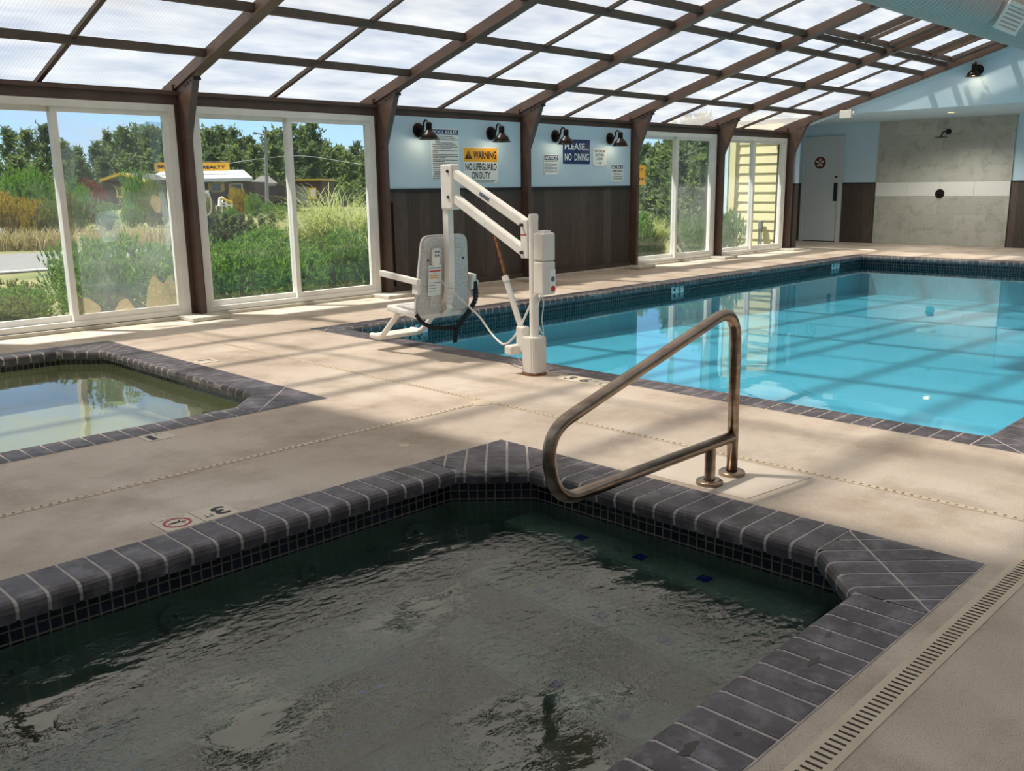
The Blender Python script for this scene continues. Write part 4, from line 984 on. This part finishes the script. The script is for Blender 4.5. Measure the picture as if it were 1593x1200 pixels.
def trunk_mesh():
    bm = B(); tube(bm, [(0, 0, 0), (.01, 0, .5), (0, 0, .93)], [.022, .014, .004], 6); me = bpy.data.meshes.new('trunk'); bm.to_mesh(me); bm.free(); return me
pines = []
for k in range(5):
    t = thing('pine_tree', '', 'tree', (0, 0, 0), world=False, group='pines on the skyline outside')
    obj('crown', pine_mesh(20+k, 14+k, .26+.05*k), 'pine_dark' if k % 2 else 'pine_mid', t); obj('trunk', trunk_mesh(), 'bark', t); pines.append(t)
used = [False]*5
def put_tree(k, u, vtop, D, wid, label):
    p = far(u, 300, D); top = far(u, vtop, D).z; h = top + .6
    loc = (p.x, p.y, -.6); s = (h*wid, h*wid, h); rz = random.uniform(0, 6.28)
    if not used[k]:
        used[k] = True; o = pines[k]; o.location = loc; o.scale = s; o.rotation_euler = (0, 0, rz); o['label'] = label
    else: dup(pines[k], loc, rz, s, label)
row = [(-10, 214), (24, 202), (52, 204), (80, 196), (108, 222), (128, 228), (155, 224), (178, 206), (200, 200), (222, 200), (240, 196), (262, 206), (284, 212), (303, 206), (322, 204), (333, 199), (352, 200), (372, 201), (392, 214), (425, 206), (440, 200), (456, 198), (472, 200), (491, 192), (510, 222), (532, 226), (556, 224), (580, 222)]
for i, (u, vt) in enumerate(row):
    put_tree(i % 5, u, vt, 88+(i*7 % 13), random.uniform(.8, 1.15), f'{ordn[i] if i < 16 else ordn[i-16]} tall pine from the {"left" if i < 16 else "street lamp going right"} on the skyline')
row2 = [(-5, 250), (30, 244), (62, 248), (98, 250), (130, 246), (165, 248), (205, 240), (235, 236), (262, 240), (300, 236), (335, 232), (368, 232), (398, 228), (430, 226), (458, 224), (486, 226), (514, 232), (545, 236), (572, 234)]
for i, (u, vt) in enumerate(row2):
    put_tree((i*3+1) % 5, u, vt, 70+(i*5 % 9), 1.25, f'{ordn[i] if i < 16 else ordn[i-16]} broad lower pine from the {"left" if i < 16 else "pampas grass going right"} in front of the skyline row')
row3 = [(975, 214, 38), (1003, 226, 44), (1022, 222, 41), (1050, 196, 30), (1075, 190, 28), (1098, 186, 27), (1060, 232, 24), (1090, 240, 23), (1012, 262, 30)]
for i, (u, vt, D) in enumerate(row3):
    put_tree((i*2+1) % 5, u, vt, D, 1.1, f'{ordn[i]} dense tree seen through the window right of the no diving board')
# bushes with upright candles
def bush_mesh(seed, n=900, L=.10, w=.0105, flat=1.0):
    rnd = random.Random(seed); v, f = [], []
    lobes = [(Vector((rnd.uniform(-.5, .5), rnd.uniform(-.5, .5), rnd.uniform(.18, .6))), rnd.uniform(.35, .55)) for _ in range(11)]
    for _ in range(n):
        c, r = rnd.choice(lobes); d_ = Vector((rnd.gauss(0, 1), rnd.gauss(0, 1), rnd.gauss(.35, 1))).normalized()
        p = c + d_*r*rnd.uniform(.72, 1.0)
        if p.z < .0: p.z = rnd.uniform(0, .2)
        ax = (d_ + Vector((0, 0, 1.1))).normalized()
        for q in range(15):
            t_ = rnd.random(); dd_ = (ax*1.0 + Vector((rnd.gauss(0, .55), rnd.gauss(0, .55), rnd.gauss(0, .55)))).normalized()
            blades(v, f, p + ax*(t_*L*.9), dd_, L*rnd.uniform(.5, .9), w, rnd)
    return mesh_of('foliage', v, f)
def stem_mesh(seed):
    rnd = random.Random(seed); bm = B()
    for _ in range(7): 
        a = rnd.uniform(0, 6.28); tube(bm, [(0, 0, 0), (math.cos(a)*.25, math.sin(a)*.25, .3), (math.cos(a)*.45, math.sin(a)*.45, .62)], [.03, .02, .008], 5)
    me = bpy.data.meshes.new('stems'); bm.to_mesh(me); bm.free(); return me
bushes = []
for k, m_ in enumerate(('bush_green', 'bush_green', 'bush_olive', 'gold', 'redleaf')):
    t = thing('pine_shrub', '', 'shrub', (0, 0, 0), world=False, group='shrubs outside the windows'); obj('foliage', bush_mesh(50+k), m_, t); obj('stems', stem_mesh(k), 'bark', t); bushes.append(t)
bused = [False]*5
def put_bush(k, loc, s, label, cat=None):
    rz = random.uniform(0, 6.28)
    if not bused[k]: bused[k] = True; o = bushes[k]; o.location = loc; o.rotation_euler = (0, 0, rz); o.scale = s; o['label'] = label
    else: o = dup(bushes[k], loc, rz, s, label)
    return o
GZ = -.08
hed = [(4.75, 10.0, .62, .80), (5.45, 9.95, .65, .78), (6.2, 10.0, .68, .82), (6.95, 9.98, .6, .84), (7.6, 10.1, .62, .88), (4.5, 11.0, .75, .86), (5.5, 11.1, .85, .84), (6.6, 11.2, .85, .86), (7.8, 11.3, .8, .92), (8.8, 10.6, .8, .9)]
for i, (x, y, r, h) in enumerate(hed): put_bush(i % 2, (x, y, GZ), (r, r, h*.9), f'{ordn[i]} green pine shrub of the hedge outside the middle window')
lft = [(3.95, 10.15, .5, .78, 1), (4.2, 11.2, .55, .78, 0), (4.15, 10.6, .42, .55, 1), (2.75, 9.95, .5, .36, 2), (2.05, 10.05, .6, .40, 2), (2.5, 10.9, .6, .40, 2), (1.3, 10.4, .6, .42, 2), (3.2, 11.0, .5, .40, 2), (1.7, 11.1, .6, .42, 2), (2.4, 10.0, .5, .36, 0), (3.05, 10.3, .45, .38, 1), (2.0, 10.6, .6, .42, 1)]
for i, (x, y, r, h, k) in enumerate(lft): put_bush(k, (x, y, GZ), (r, r, h), f'{ordn[i]} shrub from the post outside the stained wading pool window')
for i, (x, y, r, h, k) in enumerate([(12.3, 10.3, .7, .95, 1), (13.1, 10.4, .6, .9, 0), (13.7, 10.6, .7, .85, 1), (12.8, 11.6, .9, 1.15, 2), (13.9, 11.8, .9, 1.0, 0)]): put_bush(k, (x, y, GZ), (r, r, h), f'{ordn[i]} shrub outside the window right of the no diving board')
for i, (x, y, r, h, k) in enumerate([(15.1, 9.75, .42, .80, 1), (15.75, 9.7, .42, .85, 0), (14.6, 9.85, .45, .70, 1)]): put_bush(k, (x, y, GZ), (r, r, h), f'{ordn[i]} small shrub against the yellow siding outside the far window')
# middle distance shrubs beyond the road
mid = [(18, 372, 300, 24, 3), (50, 366, 312, 25, 3), (-10, 368, 318, 24, 3), (75, 372, 320, 25, 2), (100, 366, 300, 30, 2), (20, 340, 268, 34, 0), (60, 340, 272, 34, 1), (125, 345, 285, 33, 0), (170, 342, 318, 33, 1), (205, 340, 318, 35, 0), (235, 340, 285, 36, 2), (145, 315, 282, 40, 4), (222, 318, 272, 42, 1), (310, 345, 306, 30, 2), (330, 348, 318, 30, 2), (397, 330, 304, 46, 1), (368, 318, 294, 50, 3), (360, 342, 322, 38, 0), (420, 340, 316, 42, 1), (440, 345, 318, 40, 0)]
for i, (u, vb, vt, D, k) in enumerate(mid):
    p = far(u, vb, D); h = far(u, vt, D).z - GZ; r = h*.52 if k != 4 else h*.33
    put_bush(k, (p.x, p.y, GZ), (r, r, h), f'{ordn[i] if i < 16 else ordn[i-16]} {["green", "green", "olive", "golden", "red"][k]} shrub beyond the road {"counting from the left" if i < 16 else "near the street lamp"}')
# row of small upright conifers in front of the realty office
for i, u in enumerate((300, 312, 325, 338, 352, 365, 378, 392, 408, 424)):
    p = far(u, 366, 19.5); top = far(u, 330+(i*5 % 9), 19.5).z; h = top-GZ
    dup(pines[3], (p.x, p.y, GZ), i*.7, (h*.8, h*.8, h), f'{ordn[i]} small upright conifer from the left in the row before the realty office')
# dry grass and pampas
def grass(name, pts_fn, n, hmin, hmax, mat, label, seed, w=.012, bend=.5):
    rnd = random.Random(seed); v, f = [], []
    for _ in range(n):
        p = pts_fn(rnd); a = rnd.uniform(0, 6.28); h = rnd.uniform(hmin, hmax); lean = Vector((math.cos(a), math.sin(a), 0))*rnd.uniform(.1, bend)*h
        s = Vector((-math.sin(a), math.cos(a), 0))*w; k = len(v); N = 4
        for i in range(N+1):
            t_ = i/N; q = p + lean*t_*t_*1.3 + Vector((0, 0, h*(t_ - .35*bend*t_*t_))); ww = s*(1-t_*.9); v.extend([q-ww, q+ww])
        for i in range(N): f.append((k+2*i, k+2*i+1, k+2*i+3, k+2*i+2))
    return tag(obj(name, mesh_of(name, v, f), mat), label, 'grass', None, 'stuff')
grass('dry_grass', lambda r: (lambda p: Vector((p.x, p.y, GZ)))(far(r.uniform(125, 480), 350, r.uniform(22, 27))), 1500, .25, .6, 'dry', 'tan dry grass standing beyond the hedge', 3, .02, .4)
grass('roadside_grass', lambda r: (lambda p: Vector((p.x, p.y, -.1)))(far(r.uniform(-20, 120), 380, r.uniform(22, 24))), 900, .3, .7, 'dry', 'tan grass on the far side of the road', 4, .025, .5)
def arcs(seed, n=520):
    rnd = random.Random(seed); v, f = [], []
    for _ in range(n):
        a = rnd.uniform(0, 6.28); L = rnd.uniform(.8, 1.6); out_ = Vector((math.cos(a), math.sin(a), 0)); k = len(v); s = Vector((-math.sin(a), math.cos(a), 0))*.011; N = 8
        p0 = Vector((rnd.gauss(0, .18), rnd.gauss(0, .18), 0)); sp_ = rnd.uniform(.35, .95)
        for i in range(N+1):
            t_ = i/N; q = p0 + out_*(L*sp_*t_**1.5) + Vector((0, 0, L*(1.15*t_ - (.25+.55*sp_)*t_**2.4))); ww = s*(1-.85*t_); v.extend([q-ww, q+ww])
        for i in range(N): f.append((k+2*i, k+2*i+1, k+2*i+3, k+2*i+2))
    return mesh_of('blades', v, f)
pg = obj('pampas_grass', arcs(5, 900), 'pampas'); p = far(525, 372, 13.6); pg.location = (p.x, p.y, GZ); pg.scale = (1.15, 1.15, 1.35)
tag(pg, 'large arching pampas grass clump behind the hedge', 'grass clump', 'pampas clumps outside')
for (u, vb, D, s, l_) in ((470, 372, 13.4, .75, 'smaller pampas clump left of the large one'), (560, 372, 13.0, .85, 'pampas clump at the right edge of the hedge window'), (1010, 345, 17.5, .7, 'pampas clump under the amber street sign')):
    p = far(u, vb, D); o = pg.copy(); C.objects.link(o); o.location = (p.x, p.y, GZ); o.scale = (s, s, s*1.1); o.rotation_euler = (0, 0, u); o['label'] = l_
cp = obj('cabbage_palm', arcs(9, 260), 'pampas'); p = far(212, 318, 44); cp.location = (p.x, p.y, GZ+.9); cp.scale = (1.1, 1.1, 1.0); tag(cp, 'spiky palm like plant beside the yellow gable', 'plant')

# buildings, in frames whose x axis follows the camera's right
def placed(name, label, cat, u, v, D):
    p = far(u, v, D); return thing(name, label, cat, p, YAW-PI/2, world=False), p
class PXF:                         # local coordinates on the facade plane from the photograph's pixels
    def __init__(s, u0, v0, D): s.o = far(u0, v0, D); s.D = D
    def __call__(s, u, v, dy=0):
        p = far(u, v, s.D) - s.o; return Vector((p.x*sy_ - p.y*cy_, dy, p.z))
def fbox(bm, q, u0, u1, v0, v1, y0, y1):
    a, b = q(u0, v1), q(u1, v0); box(bm, a.x, b.x, y0, y1, a.z, b.z); return bm
D1 = 55; q = PXF(350, 334, D1)
ro, _ = placed('realty_office', 'brown shingled realty office with white metal roof and amber sign', 'building', 350, 334, D1)
obj('wall', fbox(B(), q, 232, 396, 283, 338, 0, 5), 'shingle', ro)
bm = B(); prism(bm, [q(285, 284, -1.4), q(403, 281.5, -1.4), q(362, 268, 2.2), q(232, 270, 2.2), q(232, 285, -1.4)], (0, 0, .18)); obj('roof', bm, 'metalroof', ro)
bm = B(); fbox(bm, q, 239, 353, 252.5, 267, .2, .45); sg = obj('sign_board', bm, 'amber', ro)
bm = B(); fbox(bm, q, 238, 354, 251.3, 253, .15, .5); obj('sign_cap', bm, 'cream', sg)
e1 = q(293.5, 263.2, .17); e2 = q(349, 257.5, .17); text('sign_lettering', 'USE REALTY', e1, (1, 0, 0), (0, 0, 1), e2.x-e1.x, e2.z-e1.z, 'ink', sg, .03)
e1 = q(244, 262.5, .17); e2 = q(291, 256.2, .17); text('sign_lettering', 'BEACH HO', e1, (1, 0, 0), (0, 0, 1), e2.x-e1.x, e2.z-e1.z, 'ink', sg, .03)
for (a, b, c_, d_, sh_) in ((331, 344, 286, 298, True), (362, 376, 287, 301, False)):
    wn_ = obj('window_frame', fbox(B(), q, a-1.5, b+1.5, c_-1.5, d_+1.5, -.12, .02), 'yellow' if sh_ else 'vinyl', ro)
    for s0, s1 in ((a, (a+b)/2-.6), ((a+b)/2+.6, b)): obj('pane', fbox(B(), q, s0, s1, c_, d_, -.15, -.10), 'darkglass', wn_)
    if sh_:
        for s0 in (a-5.5, b+2.2): obj('shutter', fbox(B(), q, s0, s0+3, c_-1, d_-1, -.1, .02), 'yellow', ro)
obj('shutter', fbox(B(), q, 357, 360, 286, 300, -.1, .02), 'yellow', ro)
zq = far(320, 313, 50).z - q.o.z
bm = B(); box(bm, q(300, 313).x, q(345, 313).x, -5.6, 0, -.4, zq); obj('porch', bm, 'shingle', ro)
dr = obj('door', fbox(B(), q, 294, 304, 288, 309, -.08, .02), 'darkglass', ro); obj('door_trim', fbox(B(), q, 304, 306.5, 286, 309, -.12, .02), 'yellow', ro); obj('downspout', fbox(B(), q, 309, 310.5, 287, 311, -.2, -.1), 'vinyl', ro)
q2 = PXF(420, 330, 58); rw, _ = placed('annex_building', 'low brown annex with grey roof right of the realty office', 'building', 420, 330, 58)
obj('wall', fbox(B(), q2, 392, 444, 288, 332, 0, 4), 'shingle', rw)
bm = B(); prism(bm, [q2(392, 288.5, -.6), q2(436, 288.5, -.6), q2(405, 276, 2), q2(392, 276, 2)], (0, 0, .12)); obj('roof', bm, 'greyroof', rw)
obj('fascia', fbox(B(), q2, 392, 432, 287.5, 289.5, -.7, -.5), 'cream', rw)
dd_ = obj('door', fbox(B(), q2, 400.5, 414, 297, 330, -.1, .02), 'cream', rw); obj('door_window', fbox(B(), q2, 403, 411, 300.5, 311, -.13, -.08), 'darkglass', dd_)
q3 = PXF(185, 312, 50); hl, _ = placed('gabled_house', 'brown house with yellow gable boards left of the realty office', 'building', 185, 312, 50)
obj('wall', fbox(B(), q3, 162, 232, 280, 318, 0, 4), 'shingle', hl)
bm = B(); prism(bm, [q3(159.5, 283.5, -.5), q3(161, 279, -.5), q3(194, 268, -.5), q3(195, 272.5, -.5)], (0, .3, 0)); prism(bm, [q3(195, 272.5, -.5), q3(194, 268, -.5), q3(236, 284, -.5), q3(234, 288, -.5)], (0, .3, 0)); obj('gable_board', bm, 'yellow', hl)
bm = B(); prism(bm, [q3(161, 280, -.4), q3(194, 268.5, -.4), q3(235, 284, -.4)], (0, 4.4, 0)); obj('roof', bm, 'greyroof', hl)
wf = obj('window_frame', fbox(B(), q3, 183, 194, 292, 308, -.1, .02), 'yellow', hl); obj('pane', fbox(B(), q3, 185, 189, 293, 304.5, -.13, -.08), 'darkglass', wf)
q4 = PXF(470, 320, 57); sd, _ = placed('flat_shed', 'low dark building with yellow fascia behind the pampas grass', 'building', 470, 320, 57)
obj('wall', fbox(B(), q4, 446, 500, 281, 322, 0, 4), 'shingle', sd); obj('fascia', fbox(B(), q4, 445, 502, 278.5, 281.5, -.4, 4.2), 'yellow', sd); obj('panel_door', fbox(B(), q4, 458, 479, 290, 316, -.05, .02), 'pole', sd)
wf = obj('window_frame', fbox(B(), q4, 480, 492, 292, 310, -.1, .02), 'yellow', sd); obj('pane', fbox(B(), q4, 484, 491, 294, 306, -.13, -.08), 'vinyl', wf)
# office forecourt
q5 = PXF(320, 313, 50); ab, _ = placed('sandwich_board', 'white sandwich board sign by the realty office door', 'sign', 320, 313, 50)
obj('panel', fbox(B(), q5, 312, 326, 301, 313, 0, .1), 'paper', ab); obj('top_panel', fbox(B(), q5, 313, 324, 296, 300.5, 0, .1), 'paper', ab)
for a, b in ((303.3, 305.3), (307, 309)):
    obj('lettering_line', fbox(B(), q5, 314.5, 324, a, b, -.02, .01), 'greyink', ab)
q6 = PXF(342, 330, 48); ac_, _ = placed('garden_chair', 'white wooden garden chair before the realty office', 'chair', 342, 330, 48)
bm = B(); prism(bm, [q6(336, 320, .3), q6(341, 320, .3), q6(344, 308, .5), q6(340, 305.5, .5), q6(335, 308, .5)], (0, .06, 0)); obj('backrest', bm, 'vinyl', ac_)
obj('seat', fbox(B(), q6, 337, 347, 319.5, 321.5, -.2, .3), 'vinyl', ac_)
for u in (338, 346): obj('leg', fbox(B(), q6, u, u+1, 321, 344, -.15, -.1), 'vinyl', ac_)
q7 = PXF(352, 330, 46); rp, _ = placed('ramp_railing', 'white ramp railing with yellow top rail before the realty office', 'railing', 352, 330, 46)
bm = B(); obox(bm, q7(343, 308), q7(361.5, 315.5), .1, .09); obj('top_rail', bm, 'yellow', rp)
bm = B(); obox(bm, q7(345, 315), q7(361, 321), .05, .06); obj('mid_rail', bm, 'vinyl', rp)
for u, v0 in ((344, 309), (352.5, 312), (361, 316)): obj('post', fbox(B(), q7, u-.7, u+.7, v0, 331, -.04, .04), 'vinyl', rp)
# poles
p0, p1 = far(416, 332, 52), far(413, 207, 52); lm = thing('street_lamp', 'grey street lamp pole with short arm outside the hedge window', 'street lamp', p0)
bm = B(); tube(bm, [p0, p1], [.11, .07], 10); obj('pole', bm, 'pole', lm, True)
p2 = far(399, 207.5, 52); bm = B(); tube(bm, [p1-Vector((0, 0, .1)), p2], .04, 8); obj('arm', bm, 'pole', lm, True)
p3 = far(394.5, 207.5, 52); bm = B(); obox(bm, p2, p3, .22, .12); obj('lamp_head', bm, 'pole', lm)
wr = smoothpath([far(300, 262, 60), far(413, 246, 52), far(470, 241, 50), far(560, 256, 48)], 1.5, 5); bm = B(); tube(bm, wr, .018, 5); tag(obj('overhead_wire', bm, 'pole'), 'thin overhead wire sagging past the street lamp', 'wire')
p0, p1 = far(1028, 292, 33), far(1031, 214, 33); ut = thing('utility_pole', 'brown wooden utility pole outside the window right of the signs', 'pole', p0)
bm = B(); tube(bm, [(p0.x, p0.y, GZ-.3), (p1.x, p1.y, p1.z-.2)], [.10, .08], 10); obj('shaft', bm, 'bark', ut, True)
p0, p1 = far(1034, 292, 31), far(1034.5, 214, 31); u2 = thing('flag_pole', 'thin pale metal pole beside the brown utility pole', 'pole', p0)
bm = B(); tube(bm, [(p0.x, p0.y, GZ-.3), (p1.x, p1.y, p1.z-.1)], .04, 8); obj('shaft', bm, 'pole', u2, True)
q8 = PXF(998, 288, 24); os_, _ = placed('street_sign', 'amber street sign with black digits outside the far window', 'sign', 998, 288, 24)
obj('panel', fbox(B(), q8, 985, 1004, 257, 288, 0, .03), 'amber', os_); pz = q8(996, 300)
for u in (988, 1002): obj('post', fbox(B(), q8, u, u+.8, 287, 316, .03, .06), 'pole', os_)
e1 = q8(992.5, 281, -.005); e2 = q8(1001.5, 276.5, -.005); text('digits', '34', e1, (1, 0, 0), (0, 0, 1), e2.x-e1.x, e2.z-e1.z, 'ink', os_, .02)
e1 = q8(993, 265.5, -.005); e2 = q8(1001, 262, -.005); text('lettering', 'SE', e1, (1, 0, 0), (0, 0, 1), e2.x-e1.x, e2.z-e1.z, 'ink', os_, .0)
p = far(5, 396, 23); bm = B(); tube(bm, [(p.x, p.y, -.2), (p.x, p.y, .42)], .05, 8); tag(obj('marker_post', bm, 'vinyl', None, True), 'short white marker post beyond the road at left', 'post')
# neighbouring wing with lap siding
wg = thing('siding_building', 'pale yellow lap sided wing outside the far window', 'building', (17, 10, 0))
bm = B(); z = 0
while z < 2.3:
    prism(bm, [(16.74, 9.16, z), (16.702, 9.16, z+.004), (16.722, 9.16, z+.187), (16.76, 9.16, z+.187)], (0, 1.08, 0)); z += .185
prism(bm, [(16.76, 9.16, 0), (16.76, 10.24, 0), (16.76, 10.24, 2.4), (16.76, 9.16, 2.4)], (.05, 0, 0)); obj('siding', bm, 'siding', wg)
bm = B(); box(bm, 16.66, 16.80, 10.14, 10.27, 0, 2.45); obj('corner_board', bm, 'siding', wg)
bm = B(); box(bm, 16.9, 19.6, 10.52, 10.6, 0, 2.4); obj('side_wall', bm, 'siding', wg)
fa = thing('garden_faucet', 'grey faucet box mounted low on the yellow siding', 'faucet', (16.66, 9.5, .3))
bm = B(); box(bm, 16.60, 16.675, 9.46, 9.54, .38, .56, bev=.01); obj('box', bm, 'pole', fa)
bm = B(); tube(bm, [(16.64, 9.48, 0), (16.64, 9.48, .4)], .018, 8); tube(bm, [(16.64, 9.53, .0), (16.64, 9.53, .4)], .018, 8); obj('pipe', bm, 'pole', fa, True)

# ------------------------------------------------------------------ LIGHT
sun = bpy.data.lights.new('sun', 'SUN'); sun.energy = 6.4; sun.color = (1, .965, .915); sun.angle = math.radians(2.6)
so = bpy.data.objects.new('sun', sun); C.objects.link(so)
so.rotation_euler = Vector((.30, -.42, -1)).to_track_quat('-Z', 'Y').to_euler()
w = bpy.data.worlds.new('sky'); sc.world = w; w.use_nodes = True; nt = w.node_tree; nt.nodes.clear()
out = nt.nodes.new('ShaderNodeOutputWorld'); bg = nt.nodes.new('ShaderNodeBackground'); tc = nt.nodes.new('ShaderNodeTexCoord')
sep = nt.nodes.new('ShaderNodeSeparateXYZ'); nt.links.new(tc.outputs['Generated'], sep.inputs[0])
base = ramp(nt, sep.outputs[2], [(0, rgb(186, 212, 240)), (.12, rgb(146, 192, 242)), (.5, rgb(96, 152, 228))])
mp = nt.nodes.new('ShaderNodeMapping'); mp.inputs['Scale'].default_value = (1.2, 1.2, 6); nt.links.new(tc.outputs['Generated'], mp.inputs[0])
cl = ramp(nt, noise(nt, mp.outputs[0], 2.2, 6, .6), [(.48, (0, 0, 0, 1)), (.72, (1, 1, 1, 1))])
hi = nt.nodes.new('ShaderNodeMapRange'); hi.inputs[1].default_value = .14; hi.inputs[2].default_value = .34; nt.links.new(sep.outputs[2], hi.inputs[0])
mxm = nt.nodes.new('ShaderNodeMath'); mxm.operation = 'MAXIMUM'; nt.links.new(cl, mxm.inputs[0])
ov = ramp(nt, noise(nt, mp.outputs[0], 1.4, 5, .55), [(.2, (.9, .9, .9, 1)), (.5, (1, 1, 1, 1))])
mu = nt.nodes.new('ShaderNodeMath'); mu.operation = 'MULTIPLY'; nt.links.new(hi.outputs[0], mu.inputs[0]); nt.links.new(ov, mu.inputs[1]); nt.links.new(mu.outputs[0], mxm.inputs[1])
nt.links.new(mixc(nt, mxm.outputs[0], base, (.50, .475, .45, 1)), bg.inputs[0]); bg.inputs[1].default_value = 1.0
nt.links.new(bg.outputs[0], out.inputs[0])

sc.view_settings.view_transform = 'Standard'; sc.view_settings.look = 'None'; sc.view_settings.exposure = 0.70; sc.view_settings.gamma = 1; sc.view_settings.use_curve_mapping = False
sc.cycles.use_denoising = True
sc.cycles.max_bounces = 10; sc.cycles.transparent_max_bounces = 24; sc.cycles.diffuse_bounces = 5; sc.cycles.glossy_bounces = 4; sc.cycles.transmission_bounces = 6
sc.cycles.sample_clamp_indirect = 6; sc.cycles.caustics_reflective = False; sc.cycles.caustics_refractive = False
